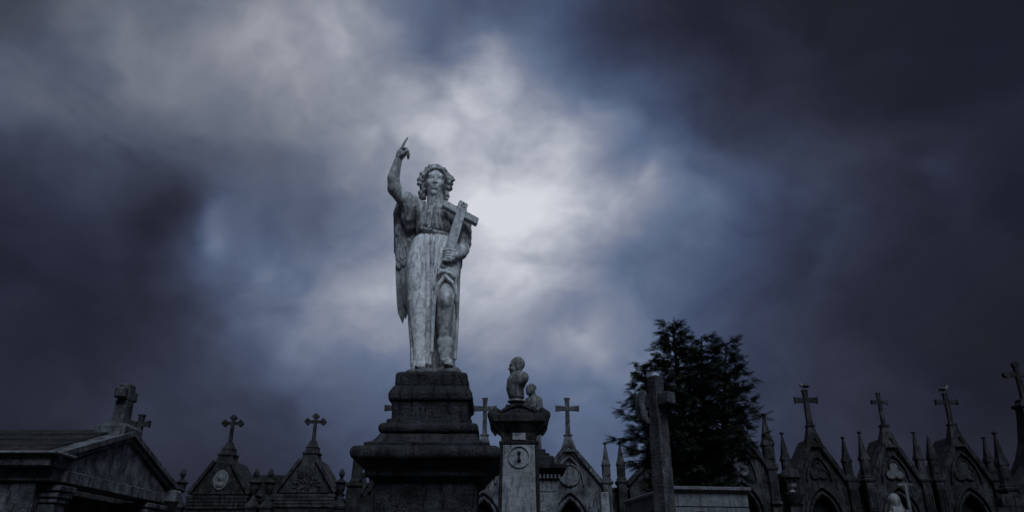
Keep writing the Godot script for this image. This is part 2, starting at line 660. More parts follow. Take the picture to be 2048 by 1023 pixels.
	for j in W / 2:
		var el := 90.0 - (j + 0.5) / (W / 2.0) * 180.0
		if el < -2.0 or el > 50.0:
			continue
		for q in range(-int(46.0 / 360.0 * W), int(46.0 / 360.0 * W)):
			img.set_pixel((q + W) % W, j, shade.call((q + 0.5) / W * 360.0, el))
	return img

func _ready() -> void:
	rng.seed = 20
	# ---------------- camera
	var cam := Camera3D.new()
	cam.name = "camera"
	cam.fov = 37.7
	cam.position = Vector3(0, 1.6, 0)
	cam.rotation_degrees = Vector3(23.1, 0, 0)
	cam.near = 0.1
	cam.far = 600.0
	add_child(cam)
	cam.current = true
	# ---------------- sky and exposure
	var env := Environment.new()
	env.tonemap_mode = Environment.TONE_MAPPER_LINEAR
	env.tonemap_exposure = 1.0
	env.background_mode = Environment.BG_SKY
	var sky := Sky.new()
	var pan := PanoramaSkyMaterial.new()
	pan.panorama = ImageTexture.create_from_image(sky_image())
	sky.sky_material = pan
	env.sky = sky
	env.sdfgi_enabled = true
	env.ssao_enabled = true
	env.ssil_enabled = true
	var we := WorldEnvironment.new()
	we.name = "environment"
	we.environment = env
	add_child(we)
	# ---------------- sun behind the overcast, high, over the left shoulder
	var sun := DirectionalLight3D.new()
	sun.name = "sun"
	sun.light_energy = 0.5
	sun.light_angular_distance = 30.0
	sun.light_color = Color(0.86, 0.93, 1.0)
	sun.shadow_enabled = true
	add_child(sun)
	sun.look_at_from_position(Vector3(1.9, 7.7, 6.2), Vector3.ZERO)
	print("sky done ", Time.get_ticks_msec())
	# ---------------- materials
	make_textures()
	M.pedestal = stone_mat(0.055, 0.056, 0.06, M.stone_tex, 0.8, 0.85, 0.9)
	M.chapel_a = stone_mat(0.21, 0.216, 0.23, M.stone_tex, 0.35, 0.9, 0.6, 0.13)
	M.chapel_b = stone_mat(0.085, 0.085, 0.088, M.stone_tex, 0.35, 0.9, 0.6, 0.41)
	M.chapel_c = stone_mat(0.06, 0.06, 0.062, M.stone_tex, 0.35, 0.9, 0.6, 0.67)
	M.chapel_light = stone_mat(0.2, 0.205, 0.22, M.marble_tex, 0.3, 0.9, 0.5, 0.2)
	M.dark_stone = stone_mat(0.055, 0.055, 0.055, M.stone_tex, 0.5, 0.9, 0.8, 0.3)
	M.slate = stone_mat(0.06, 0.06, 0.056, M.stone_tex, 0.5, 0.85, 0.8, 0.55)
	M.granite = stone_mat(0.15, 0.153, 0.165, M.stone_tex, 0.6, 0.8, 0.5, 0.2)
	M.white_marble = stone_mat(0.33, 0.33, 0.35, M.marble_tex, 0.5, 0.6, 0.3, 0.3)
	M.grey_marble = stone_mat(0.19, 0.193, 0.2, M.marble_tex, 0.9, 0.7, 0.5, 0.6)
	M.cornice = stone_mat(0.19, 0.193, 0.205, M.stone_tex, 0.6, 0.8, 0.5, 0.4)
	M.vault_marble = stone_mat(0.18, 0.182, 0.2, M.marble_tex, 0.5, 0.6, 0.3, 0.8)
	M.post_stone = stone_mat(0.13, 0.132, 0.138, M.stone_tex, 0.7, 0.9, 0.7, 0.25)
	M.lightened_front = stone_mat(0.27, 0.275, 0.29, M.stone_tex, 0.6, 0.85, 0.4, 0.7)  # mausoleum front: paler colour stands in for light this face lacks
	M.door = plain(0.012, 0.012, 0.012, 0.7)
	var sm := stone_mat(1, 1, 1, M.marble_tex, 1.1, 0.65, 0.45)
	sm.vertex_color_use_as_albedo = true
	M.statue = sm
	print("textures done ", Time.get_ticks_msec())
	# ---------------- ground
	var g := S()
	quad(g, Vector3(-300, 0, -300), Vector3(300, 0, -300), Vector3(300, 0, 300), Vector3(-300, 0, 300), Vector3.UP)
	var gm := stone_mat(0.11, 0.105, 0.095, M.stone_tex, 0.5, 0.95, 1.0)
	var go := part(self, "ground", g, gm)
	go.set_meta("kind", "structure")
	go.set_meta("label", "grey gravel ground of the cemetery")
	go.set_meta("category", "ground")
	pedestal()
	angel()
	print("angel done ", Time.get_ticks_msec())
	chapels()
	left_side()
	middle()
	right_side()
	print("buildings done ", Time.get_ticks_msec())
	tree()
	gulls()
	print("all done ", Time.get_ticks_msec())

# ------------------------------------------------------------------ pedestal of the angel
func pedestal() -> void:
	var t := thing("statue_pedestal", "tall dark weathered granite pedestal with stepped rounded mouldings under the angel", "pedestal", Vector3(-0.632, 0, -6.0), 0.02)
	var s := S()
	block(s, [Vector2(0.55, 0.0), Vector2(0.55, 0.28), Vector2(0.5, 0.34), Vector2(0.48, 0.36)], Transform3D.IDENTITY, 0.012, 1.0, 10, 0.008, 1)
	part(t, "foot_block", s, M.pedestal)
	s = S()
	block(s, [Vector2(0.385, 0.36), Vector2(0.375, 0.8), Vector2(0.37, 1.3), Vector2(0.368, 1.8), Vector2(0.368, 2.08), Vector2(0.37, 2.225)], Transform3D.IDENTITY, 0.012, 1.0, 10, 0.007, 2)
	part(t, "shaft", s, M.pedestal)
	# cornice: hollow, flare, big roll
	s = S()
	var pr := [Vector2(0.38, 2.226), Vector2(0.385, 2.236), Vector2(0.415, 2.25), Vector2(0.428, 2.262)]
	for i in 7:
		var f := i / 6.0
		pr.append(Vector2(0.432 + 0.072 * sin(f * PI * 0.5) * f, 2.27 + 0.09 * f))
	for i in 11:
		var a := -PI * 0.5 + PI * i / 10.0
		pr.append(Vector2(0.502 + 0.038 * cos(a), 2.413 + 0.05 * sin(a)))
	pr.append(Vector2(0.46, 2.466))
	block(s, pr, Transform3D.IDENTITY, 0.02, 1.0, 14, 0.007, 3)
	part(t, "cornice", s, M.pedestal)
	# splayed step under the torus
	s = S()
	pr = [Vector2(0.455, 2.468), Vector2(0.458, 2.492)]
	for i in 7:
		var f := i / 6.0
		pr.append(Vector2(0.445 - 0.085 * sqrt(f), 2.496 + 0.074 * f))
	block(s, pr, Transform3D.IDENTITY, 0.012, 1.0, 12, 0.006, 4)
	part(t, "splayed_course", s, M.pedestal)
	s = S()
	pr = [Vector2(0.34, 2.572)]
	for i in 11:
		var a := -PI * 0.5 + PI * i / 10.0
		pr.append(Vector2(0.342 + 0.032 * cos(a), 2.614 + 0.04 * sin(a)))
	pr.append(Vector2(0.325, 2.656))
	pr.append(Vector2(0.322, 2.686))
	pr.append(Vector2(0.30, 2.690))
	block(s, pr, Transform3D.IDENTITY, 0.02, 1.0, 12, 0.006, 5)
	part(t, "torus_course", s, M.pedestal)
	# die with overhanging top
	s = S()
	pr = [Vector2(0.298, 2.692), Vector2(0.290, 2.70), Vector2(0.289, 2.73), Vector2(0.292, 2.79), Vector2(0.298, 2.822), Vector2(0.304, 2.832), Vector2(0.316, 2.838), Vector2(0.321, 2.85), Vector2(0.322, 2.884), Vector2(0.316, 2.90), Vector2(0.297, 2.934), Vector2(0.285, 2.95)]
	block(s, pr, Transform3D.IDENTITY, 0.015, 1.0, 12, 0.006, 6)
	part(t, "neck_block", s, M.pedestal)
	s = S()
	block(s, [Vector2(0.279, 2.953), Vector2(0.281, 2.97), Vector2(0.281, 3.04), Vector2(0.275, 3.056), Vector2(0.258, 3.064)], Transform3D.IDENTITY, 0.025, 1.0, 12, 0.007, 7)
	part(t, "top_block", s, M.pedestal)

# ------------------------------------------------------------------ the angel
var stain := FastNoiseLite.new()
var spot := FastNoiseLite.new()

func marble_tint(base: float, dirt_and_shade: float, warm := 0.0) -> Callable:
	return func(p: Vector3, _n: Vector3) -> Color:
		var a := stain.get_noise_3d(p.x * 13.0, p.y * 3.0, p.z * 13.0)
		var b := spot.get_noise_3d(p.x * 30.0, p.y * 22.0, p.z * 30.0)
		var s := smoothstep(-0.2, 0.55, a + 0.6 * b + dirt_and_shade)
		var v := lerpf(base, base * 0.45, s)
		return Color(v * (1.0 + warm), v, v * 1.01)

func angel() -> void:
	stain.seed = 4
	stain.frequency = 1.0
	stain.fractal_octaves = 4
	spot.seed = 8
	spot.frequency = 1.0
	spot.fractal_octaves = 3
	var t := thing("angel_statue", "weathered marble angel pointing up with one raised arm and holding a cross", "statue", Vector3(-0.6627, 3.152, -6.0))
	var I := Transform3D.IDENTITY
	# ---- body: neck, arms, bare leg, feet
	var b := Vol.new(Vector3(-0.55, -0.1, -0.2), Vector3(0.42, 1.98, 0.36), 0.0105)
	b.cone(Vector3(-0.018, 1.42, -0.01), Vector3(-0.034, 1.66, -0.005), 0.080, 0.068, 0.03)
	b.cone(Vector3(-0.16, 1.43, -0.01), Vector3(0.16, 1.40, -0.01), 0.06, 0.06, 0.03)
	b.chain([Vector3(-0.17, 1.44, 0.0), Vector3(-0.30, 1.53, 0.04), Vector3(-0.388, 1.622, 0.08)], [0.07, 0.066, 0.058], 0.03)
	b.chain([Vector3(-0.388, 1.622, 0.08), Vector3(-0.400, 1.72, 0.10), Vector3(-0.386, 1.80, 0.11), Vector3(-0.365, 1.895, 0.12)], [0.058, 0.056, 0.046, 0.035], 0.02)
	b.chain([Vector3(0.19, 1.39, -0.02), Vector3(0.225, 1.22, -0.01), Vector3(0.232, 1.06, 0.02)], [0.07, 0.062, 0.056], 0.03)
	b.chain([Vector3(0.232, 1.06, 0.02), Vector3(0.225, 0.99, 0.09), Vector3(0.188, 0.935, 0.17)], [0.056, 0.052, 0.036], 0.02)
	# leg that steps forward
	b.chain([Vector3(0.10, 0.86, 0.05), Vector3(0.108, 0.70, 0.10), Vector3(0.112, 0.55, 0.145), Vector3(0.112, 0.505, 0.145), Vector3(0.104, 0.37, 0.105), Vector3(0.112, 0.24, 0.095), Vector3(0.117, 0.09, 0.10)], [0.095, 0.088, 0.074, 0.070, 0.068, 0.050, 0.038], 0.03)
	b.ell(Vector3(0.113, 0.525, 0.197), Vector3(0.040, 0.05, 0.032), Basis.IDENTITY, 0.03)
	b.cone(Vector3(0.082, 0.40, 0.08), Vector3(0.09, 0.31, 0.08), 0.045, 0.03, 0.03)
	b.chain([Vector3(0.117, 0.03, 0.06), Vector3(0.132, 0.015, 0.14), Vector3(0.160, -0.012, 0.225)], [0.042, 0.042, 0.030], 0.025)
	for i in 4:
		b.cone(Vector3(0.135 + i * 0.017, -0.012, 0.225 - i * 0.008), Vector3(0.142 + i * 0.018, -0.022, 0.258 - i * 0.013), 0.012, 0.009, 0.006)
	# sandal boot with bands
	b.chain([Vector3(0.114, 0.195, 0.097), Vector3(0.117, 0.06, 0.098)], [0.057, 0.045], 0.008)
	for y in [0.20, 0.182, 0.135, 0.118]:
		b.cone(Vector3(0.098, y, 0.10), Vector3(0.132, y, 0.10), 0.049 if y > 0.15 else 0.041, 0.049 if y > 0.15 else 0.041, 0.006)
		b.cone(Vector3(0.05, y - 0.011, 0.16), Vector3(0.18, y - 0.011, 0.16), 0.006, 0.006, 0.006, 1.0, true)
	for i in 3:
		b.cone(Vector3(0.095 + i * 0.01, 0.05 - i * 0.014, 0.13 + i * 0.03), Vector3(0.165 + i * 0.01, 0.045 - i * 0.014, 0.13 + i * 0.03), 0.012, 0.012, 0.006)
	# other foot
	b.chain([Vector3(-0.095, 0.0, 0.05), Vector3(-0.083, -0.015, 0.13), Vector3(-0.075, -0.025, 0.185)], [0.04, 0.036, 0.026], 0.02)
	for i in 4:
		b.cone(Vector3(-0.098 + i * 0.016, -0.022, 0.185), Vector3(-0.10 + i * 0.017, -0.028, 0.215 - i * 0.008), 0.011, 0.009, 0.005)
	var s := S()
	b.mesh(s, I, marble_tint(0.70, 0.06))  # weathering, plus backlit shade of the raised arm put into the tint
	# ---- head, in its own frame
	var hx := Transform3D(Basis.from_euler(Vector3(deg_to_rad(5), deg_to_rad(8), deg_to_rad(-3))).scaled_local(Vector3(1.06, 1.0, 1.0)), Vector3(-0.036, 1.732, 0.0))
	var h := Vol.new(Vector3(-0.13, -0.2, -0.15), Vector3(0.13, 0.18, 0.17), 0.005)
	h.ell(Vector3(0, 0.035, -0.012), Vector3(0.083, 0.112, 0.105), Basis.IDENTITY, 0.01)
	h.ell(Vector3(0, -0.04, 0.03), Vector3(0.070, 0.088, 0.072), Basis.IDENTITY, 0.03)
	h.ell(Vector3(0, -0.10, 0.035), Vector3(0.052, 0.052, 0.056), Basis.IDENTITY, 0.03)
	h.ell(Vector3(0, -0.136, 0.070), Vector3(0.026, 0.022, 0.024), Basis.IDENTITY, 0.025)
	h.cone(Vector3(-0.048, 0.034, 0.076), Vector3(0.048, 0.034, 0.076), 0.020, 0.020, 0.02)
	for e in [-1.0, 1.0]:
		h.ell(Vector3(0.034 * e, 0.008, 0.110), Vector3(0.026, 0.017, 0.028), Basis.IDENTITY, 0.012, true)
		h.ell(Vector3(0.034 * e, 0.008, 0.080), Vector3(0.019, 0.014, 0.016), Basis.IDENTITY, 0.004)
		h.chain([Vector3(0.014 * e, 0.012, 0.093), Vector3(0.034 * e, 0.024, 0.097), Vector3(0.056 * e, 0.010, 0.082)], [0.004, 0.0055, 0.004], 0.005)
		h.ell(Vector3(0.046 * e, -0.035, 0.066), Vector3(0.030, 0.032, 0.028), Basis.IDENTITY, 0.02)
		h.ell(Vector3(0.011 * e, -0.038, 0.104), Vector3(0.009, 0.008, 0.009), Basis.IDENTITY, 0.010)
		h.ell(Vector3(0.083 * e, -0.01, -0.005), Vector3(0.014, 0.032, 0.022), Basis.IDENTITY, 0.008)
	h.chain([Vector3(0, 0.030, 0.092), Vector3(0, -0.012, 0.108), Vector3(0, -0.034, 0.113)], [0.010, 0.009, 0.010], 0.014)
	h.cone(Vector3(0, -0.046, 0.102), Vector3(0, -0.066, 0.096), 0.012, 0.010, 0.014)
	h.cone(Vector3(-0.022, -0.074, 0.094), Vector3(0.022, -0.074, 0.094), 0.010, 0.010, 0.01)
	h.cone(Vector3(-0.016, -0.092, 0.092), Vector3(0.016, -0.092, 0.092), 0.011, 0.011, 0.008)
	h.cone(Vector3(-0.026, -0.083, 0.106), Vector3(0.026, -0.083, 0.106), 0.0045, 0.0045, 0.003, 1.0, true)
	h.cone(Vector3(-0.02, -0.112, 0.105), Vector3(0.02, -0.112, 0.105), 0.008, 0.008, 0.012, 1.0, true)
	h.cone(Vector3(0.0, -0.06, -0.02), Vector3(0.0, -0.15, -0.025), 0.058, 0.055, 0.03)
	h.mesh(s, hx, marble_tint(0.9, -0.4))
	# ---- raised hand: index finger up, others curled
	var f := Vol.new(Vector3(-0.44, 1.85, 0.02), Vector3(-0.22, 2.15, 0.22), 0.0045)
	f.chain([Vector3(-0.366, 1.885, 0.12), Vector3(-0.360, 1.915, 0.12), Vector3(-0.345, 1.965, 0.122)], [0.034, 0.034, 0.040], 0.02, 0.75)
	f.cone(Vector3(-0.335, 1.955, 0.122), Vector3(-0.335, 1.995, 0.125), 0.036, 0.030, 0.02, 0.8)
	f.chain([Vector3(-0.345, 1.995, 0.128), Vector3(-0.328, 2.045, 0.130), Vector3(-0.310, 2.088, 0.132), Vector3(-0.290, 2.124, 0.134)], [0.0155, 0.0125, 0.0105, 0.0065], 0.006)
	var zz := [0.148, 0.122, 0.098]
	for i in 3:
		var q: float = zz[i]
		f.chain([Vector3(-0.332 + i * 0.004, 2.000 - i * 0.006, q), Vector3(-0.296, 1.999 - i * 0.008, q), Vector3(-0.276, 1.970 - i * 0.006, q), Vector3(-0.281, 1.935 - i * 0.004, q - 0.004)], [0.0145, 0.0135, 0.012, 0.0095], 0.005)
	f.chain([Vector3(-0.352, 1.915, 0.142), Vector3(-0.325, 1.932, 0.160), Vector3(-0.300, 1.955, 0.166), Vector3(-0.286, 1.972, 0.162)], [0.018, 0.0145, 0.012, 0.009], 0.008)
	f.mesh(s, I, marble_tint(0.68, 0.06))  # darker than the other hand: its backlit shade is in the colour
	# ---- hand that holds the cross
	var f2 := Vol.new(Vector3(0.03, 0.80, 0.08), Vector3(0.28, 1.05, 0.30), 0.0045)
	f2.chain([Vector3(0.195, 0.945, 0.15), Vector3(0.180, 0.928, 0.185)], [0.036, 0.036], 0.02)
	f2.chain([Vector3(0.180, 0.925, 0.19), Vector3(0.168, 0.915, 0.215)], [0.040, 0.038], 0.02, 0.9)
	for i in 4:
		var yy := 0.955 - i * 0.024
		f2.chain([Vector3(0.178 - i * 0.002, yy - 0.004, 0.232), Vector3(0.142 - i * 0.003, yy + 0.002, 0.250), Vector3(0.108 - i * 0.002, yy, 0.247), Vector3(0.084 + i * 0.004, yy - 0.003, 0.236)], [0.0145, 0.013, 0.0115, 0.009], 0.005)
	f2.chain([Vector3(0.175, 0.895, 0.20), Vector3(0.150, 0.866, 0.235), Vector3(0.112, 0.862, 0.248), Vector3(0.088, 0.866, 0.246)], [0.019, 0.0155, 0.0125, 0.0095], 0.008)
	f2.mesh(s, I, marble_tint(0.85, -0.15))
	part(t, "body", s, M.statue)
	# ---- hair: curls
	var hv := Vol.new(Vector3(-0.19, -0.22, -0.19), Vector3(0.19, 0.19, 0.16), 0.0055)
	var hr := RandomNumberGenerator.new()
	hr.seed = 6
	hv.ell(Vector3(0, 0.045, -0.035), Vector3(0.112, 0.118, 0.115), Basis.IDENTITY, 0.01)
	for i in 330:
		var th := hr.randf() * TAU
		var ph := hr.randf_range(-0.6, 1.0)
		var q := Vector3(cos(th) * sqrt(1.0 - ph * ph * 0.98), ph, sin(th) * sqrt(1.0 - ph * ph * 0.98))
		if q.z > 0.30 and ph < 0.60 + 0.12 * absf(q.x):
			continue
		if q.z > -0.05 and ph < 0.25 and absf(q.x) < 0.8:
			continue
		var c := Vector3(0, 0.03, -0.032) + q * Vector3(0.128, 0.128, 0.118) * hr.randf_range(0.93, 1.06)
		var r := hr.randf_range(0.011, 0.021)
		hv.ell(c, Vector3(r, r * 1.5, r), Basis.from_euler(Vector3(hr.randf(), hr.randf(), hr.randf() * 3)), 0.003)
	# curls over the ears, drawn in towards the neck
	for e in [-1.0, 1.0]:
		for i in 46:
			var fy := hr.randf()
			var bul := 0.134 - 0.052 * fy + 0.012 * sin(fy * 9.0)
			var c := Vector3(e * (bul + hr.randf_range(-0.028, 0.016)), 0.045 - 0.185 * fy, hr.randf_range(-0.085, 0.012 - 0.03 * fy))
			var r := hr.randf_range(0.012, 0.022)
			hv.ell(c, Vector3(r, r * 1.35, r), Basis.from_euler(Vector3(hr.randf(), 0, hr.randf() * 3)), 0.003)
	# waves combed from a middle parting
	for e in [-1.0, 1.0]:
		for i in 5:
			var o := i * 0.018
			hv.chain([Vector3(e * 0.004, 0.108 + o * 0.9, 0.078 - o), Vector3(e * 0.036, 0.100 + o * 0.75, 0.084 - o), Vector3(e * 0.066, 0.074 + o * 0.6, 0.070 - o), Vector3(e * 0.092, 0.036 + o * 0.4, 0.042 - o)], [0.010, 0.013, 0.013, 0.012], 0.003)
	s = S()
	hv.mesh(s, hx, marble_tint(0.70, 0.05))
	part(t, "hair", s, M.statue)
	# ---- bodice
	var v := Vol.new(Vector3(-0.42, 1.02, -0.24), Vector3(0.36, 1.62, 0.24), 0.0095)
	v.ell(Vector3(-0.005, 1.32, -0.01), Vector3(0.185, 0.20, 0.135), Basis.IDENTITY, 0.03)
	v.cone(Vector3(-0.16, 1.425, -0.015), Vector3(0.17, 1.395, -0.015), 0.078, 0.078, 0.05)
	v.cone(Vector3(-0.01, 1.235, 0.0), Vector3(0.01, 1.225, 0.0), 0.168, 0.168, 0.03, 0.82)
	v.cone(Vector3(0.0, 1.12, 0.0), Vector3(0.0, 1.18, 0.0), 0.155, 0.15, 0.03, 0.82)
	# neckline
	v.cone(Vector3(-0.02, 1.545, 0.02), Vector3(-0.02, 1.60, 0.04), 0.080, 0.09, 0.012, 1.0, true)
	for i in 12:
		var na := TAU * i / 12.0
		var nb := TAU * (i + 1) / 12.0
		v.cone(Vector3(-0.02 + cos(na) * 0.088, 1.478 - 0.012 * sin(na), 0.005 + sin(na) * 0.084), Vector3(-0.02 + cos(nb) * 0.088, 1.478 - 0.012 * sin(nb), 0.005 + sin(nb) * 0.084), 0.013, 0.013, 0.012)
	# sleeves
	v.chain([Vector3(-0.165, 1.44, -0.005), Vector3(-0.235, 1.495, 0.02), Vector3(-0.272, 1.528, 0.03)], [0.088, 0.090, 0.082], 0.03)
	v.chain([Vector3(-0.24, 1.48, 0.0), Vector3(-0.262, 1.38, -0.01), Vector3(-0.245, 1.29, -0.02)], [0.085, 0.066, 0.04], 0.03)
	v.chain([Vector3(0.19, 1.395, -0.02), Vector3(0.228, 1.25, -0.015), Vector3(0.238, 1.12, 0.0)], [0.084, 0.078, 0.066], 0.03)
	for i in 5:
		var q := i / 4.0
		v.chain([Vector3(-0.19 - 0.095 * q, 1.535 + 0.055 * q - 0.02, 0.07), Vector3(-0.20 - 0.085 * q, 1.44 + 0.02 * q, 0.095 - 0.02 * q), Vector3(-0.215 - 0.05 * q, 1.33, 0.05)], [0.011, 0.014, 0.008], 0.014)
	for i in 4:
		v.chain([Vector3(0.17 + 0.02 * i, 1.42 - 0.05 * i, 0.075 - 0.01 * i), Vector3(0.245, 1.33 - 0.055 * i, 0.062), Vector3(0.30, 1.30 - 0.06 * i, 0.0)], [0.009, 0.012, 0.008], 0.014)
	# chest folds, gathered at the belt
	for i in 9:
		var x := -0.135 + i * 0.036
		var zt := 0.135 * sqrt(maxf(0.05, 1.0 - pow(x * 0.55 / 0.19, 2.0) - 0.25))
		var zm := 0.142 * sqrt(maxf(0.05, 1.0 - pow(x / 0.2, 2.0)))
		var wob := 0.012 * sin(i * 2.4)
		v.chain([Vector3(x * 0.55 - 0.01, 1.45 + 0.01 * cos(i * 1.7), zt - 0.012), Vector3(x * 0.85 + wob, 1.36, zm - 0.004), Vector3(x + wob * 0.5, 1.25, zm + 0.004), Vector3(x, 1.215, zm - 0.002)], [0.007, 0.013, 0.016, 0.010], 0.012)
		v.chain([Vector3(x * 0.7 + 0.014, 1.40, zm - 0.003), Vector3(x + 0.018, 1.24, zm + 0.010)], [0.005, 0.008], 0.010, 1.0, true)
	# groove over the belt and the belt itself
	for i in 14:
		var a0 := PI * i / 13.0
		var a1 := PI * (i + 1) / 13.0
		var tl := func(a: float, rr: float, y: float) -> Vector3:
			return Vector3(-cos(a) * rr, y + 0.022 * cos(a), sin(a) * rr * 0.84)
		v.cone(tl.call(a0, 0.172, 1.192), tl.call(a1, 0.172, 1.192), 0.013, 0.013, 0.006, 1.0, true)
		v.cone(tl.call(a0, 0.156, 1.178), tl.call(a1, 0.156, 1.178), 0.013, 0.013, 0.004)
	v.chain([Vector3(-0.15, 1.235, 0.085), Vector3(-0.09, 1.20, 0.135), Vector3(-0.03, 1.19, 0.15)], [0.012, 0.013, 0.010], 0.006)
	s = S()
	v.mesh(s, I, marble_tint(0.66, 0.18, 0.02))
	part(t, "bodice", s, M.statue, "stained dark bodice with belted gathers")
	# ---- skirt
	var k := Vol.new(Vector3(-0.34, -0.10, -0.24), Vector3(0.34, 1.22, 0.30), 0.0105)
	k.chain([Vector3(0.0, 1.16, 0.0), Vector3(-0.01, 1.05, 0.0), Vector3(-0.01, 0.95, 0.0)], [0.155, 0.195, 0.205], 0.04, 0.72)
	# standing leg under cloth
	k.chain([Vector3(-0.10, 1.08, 0.03), Vector3(-0.135, 0.94, 0.055), Vector3(-0.142, 0.76, 0.07), Vector3(-0.128, 0.56, 0.075), Vector3(-0.118, 0.36, 0.065), Vector3(-0.100, 0.16, 0.06), Vector3(-0.092, -0.02, 0.06)], [0.115, 0.112, 0.102, 0.092, 0.078, 0.064, 0.066], 0.04)
	# cloth behind both legs
	k.chain([Vector3(-0.02, 1.0, -0.06), Vector3(-0.01, 0.6, -0.10), Vector3(0.01, 0.2, -0.11), Vector3(0.01, -0.05, -0.11)], [0.18, 0.17, 0.145, 0.15], 0.03, 0.45)
	k.chain([Vector3(0.13, 1.0, -0.04), Vector3(0.15, 0.55, -0.09), Vector3(0.14, 0.2, -0.11), Vector3(0.135, -0.05, -0.11)], [0.085, 0.06, 0.05, 0.048], 0.03)
	k.chain([Vector3(-0.155, 0.85, -0.02), Vector3(-0.17, 0.5, -0.02), Vector3(-0.145, 0.2, -0.01), Vector3(-0.128, -0.05, 0.0)], [0.07, 0.045, 0.035, 0.035], 0.02)
	# cloth over the forward thigh
	k.chain([Vector3(0.075, 1.05, 0.02), Vector3(0.10, 0.92, 0.07), Vector3(0.105, 0.78, 0.105)], [0.125, 0.125, 0.108], 0.05)
	# opening over the knee
	k.chain([Vector3(0.118, 0.66, 0.26), Vector3(0.118, 0.45, 0.24), Vector3(0.122, 0.0, 0.22)], [0.090, 0.098, 0.098], 0.01, 2.0, true)
	# rolled hem round the opening
	k.chain([Vector3(0.004, 0.12, 0.11), Vector3(0.008, 0.36, 0.13), Vector3(0.018, 0.535, 0.165), Vector3(0.048, 0.655, 0.195), Vector3(0.105, 0.735, 0.212), Vector3(0.165, 0.685, 0.190), Vector3(0.198, 0.59, 0.13), Vector3(0.206, 0.42, 0.04), Vector3(0.190, 0.1, -0.03)], [0.020, 0.022, 0.020, 0.019, 0.019, 0.018, 0.016, 0.016, 0.018], 0.012)
	k.chain([Vector3(-0.015, 0.60, 0.12), Vector3(0.01, 0.68, 0.16), Vector3(0.06, 0.76, 0.195), Vector3(0.12, 0.79, 0.21), Vector3(0.18, 0.74, 0.18)], [0.014, 0.015, 0.015, 0.015, 0.012], 0.012)
	# long folds from the belt
	var folds := [
		[-0.075, 1.15, 0.135, -0.055, 0.95, 0.150, -0.038, 0.70, 0.140, -0.030, 0.35, 0.125, -0.026, 0.02, 0.11, 0.017],
		[-0.030, 1.15, 0.145, -0.018, 0.95, 0.155, -0.020, 0.78, 0.150, -0.008, 0.45, 0.115, 0.000, 0.02, 0.10, 0.015],
		[0.020, 1.15, 0.148, 0.012, 1.0, 0.165, -0.012, 0.82, 0.165, -0.020, 0.60, 0.140, -0.014, 0.3, 0.11, 0.015],
		[0.060, 1.14, 0.140, 0.062, 1.0, 0.165, 0.030, 0.86, 0.180, -0.004, 0.70, 0.165, -0.012, 0.5, 0.13, 0.014],
		[0.100, 1.12, 0.125, 0.118, 1.0, 0.150, 0.110, 0.90, 0.180, 0.055, 0.80, 0.190, 0.015, 0.66, 0.16, 0.013],
		[0.145, 1.10, 0.095, 0.172, 1.0, 0.105, 0.178, 0.86, 0.130, 0.185, 0.72, 0.130, 0.20, 0.55, 0.10, 0.014],
		[-0.190, 1.08, 0.045, -0.215, 0.92, 0.060, -0.212, 0.72, 0.075, -0.182, 0.42, 0.070, -0.148, 0.03, 0.075, 0.011],
		[0.055, 0.5, -0.03, 0.055, 0.4, -0.03, 0.05, 0.3, -0.04, 0.055, 0.15, -0.04, 0.06, 0.0, -0.04, 0.016],
		[-0.185, 0.75, 0.03, -0.18, 0.5, 0.02, -0.165, 0.35, 0.03, -0.145, 0.2, 0.04, -0.135, 0.0, 0.045, 0.018]]
	for fo: Array in folds:
		var ps := []
		var rs := []
		for i in 5:
			ps.append(Vector3(fo[i * 3], fo[i * 3 + 1], fo[i * 3 + 2]))
			rs.append(fo[15] * [0.6, 1.0, 1.1, 1.0, 1.1][i])
		k.chain(ps, rs, 0.022)
	# deep valleys
	for fo: Array in [
		[-0.052, 1.10, 0.160, -0.036, 0.85, 0.166, -0.024, 0.55, 0.150, -0.012, 0.10, 0.13, 0.010],
		[-0.004, 1.10, 0.165, -0.004, 0.92, 0.176, -0.016, 0.74, 0.168, -0.018, 0.40, 0.14, 0.009],
		[0.042, 1.10, 0.165, 0.036, 0.95, 0.182, 0.010, 0.82, 0.186, -0.008, 0.66, 0.166, 0.009],
		[0.082, 1.08, 0.155, 0.088, 0.96, 0.178, 0.060, 0.86, 0.198, 0.020, 0.74, 0.182, 0.009],
		[-0.020, 0.36, 0.135, -0.012, 0.28, 0.13, -0.006, 0.15, 0.115, -0.002, 0.0, 0.11, 0.012],
		[-0.050, 0.50, 0.150, -0.046, 0.36, 0.140, -0.040, 0.2, 0.125, -0.036, 0.0, 0.12, 0.008],
		[-0.192, 0.90, 0.105, -0.196, 0.7, 0.110, -0.172, 0.4, 0.105, -0.138, 0.05, 0.10, 0.006]]:
		k.chain([Vector3(fo[0], fo[1], fo[2]), Vector3(fo[3], fo[4], fo[5]), Vector3(fo[6], fo[7], fo[8]), Vector3(fo[9], fo[10], fo[11])], [fo[12] * 0.5, fo[12], fo[12], fo[12] * 0.8], 0.014, 1.0, true)
	# puckers under the belt
	for i in 13:
		var a := PI * (i + 0.5) / 13.0
		var p := Vector3(-cos(a) * 0.155, 1.155, sin(a) * 0.125)
		k.chain([p, p + Vector3(-cos(a) * 0.016, -0.10, sin(a) * 0.022)], [0.011, 0.005], 0.010)
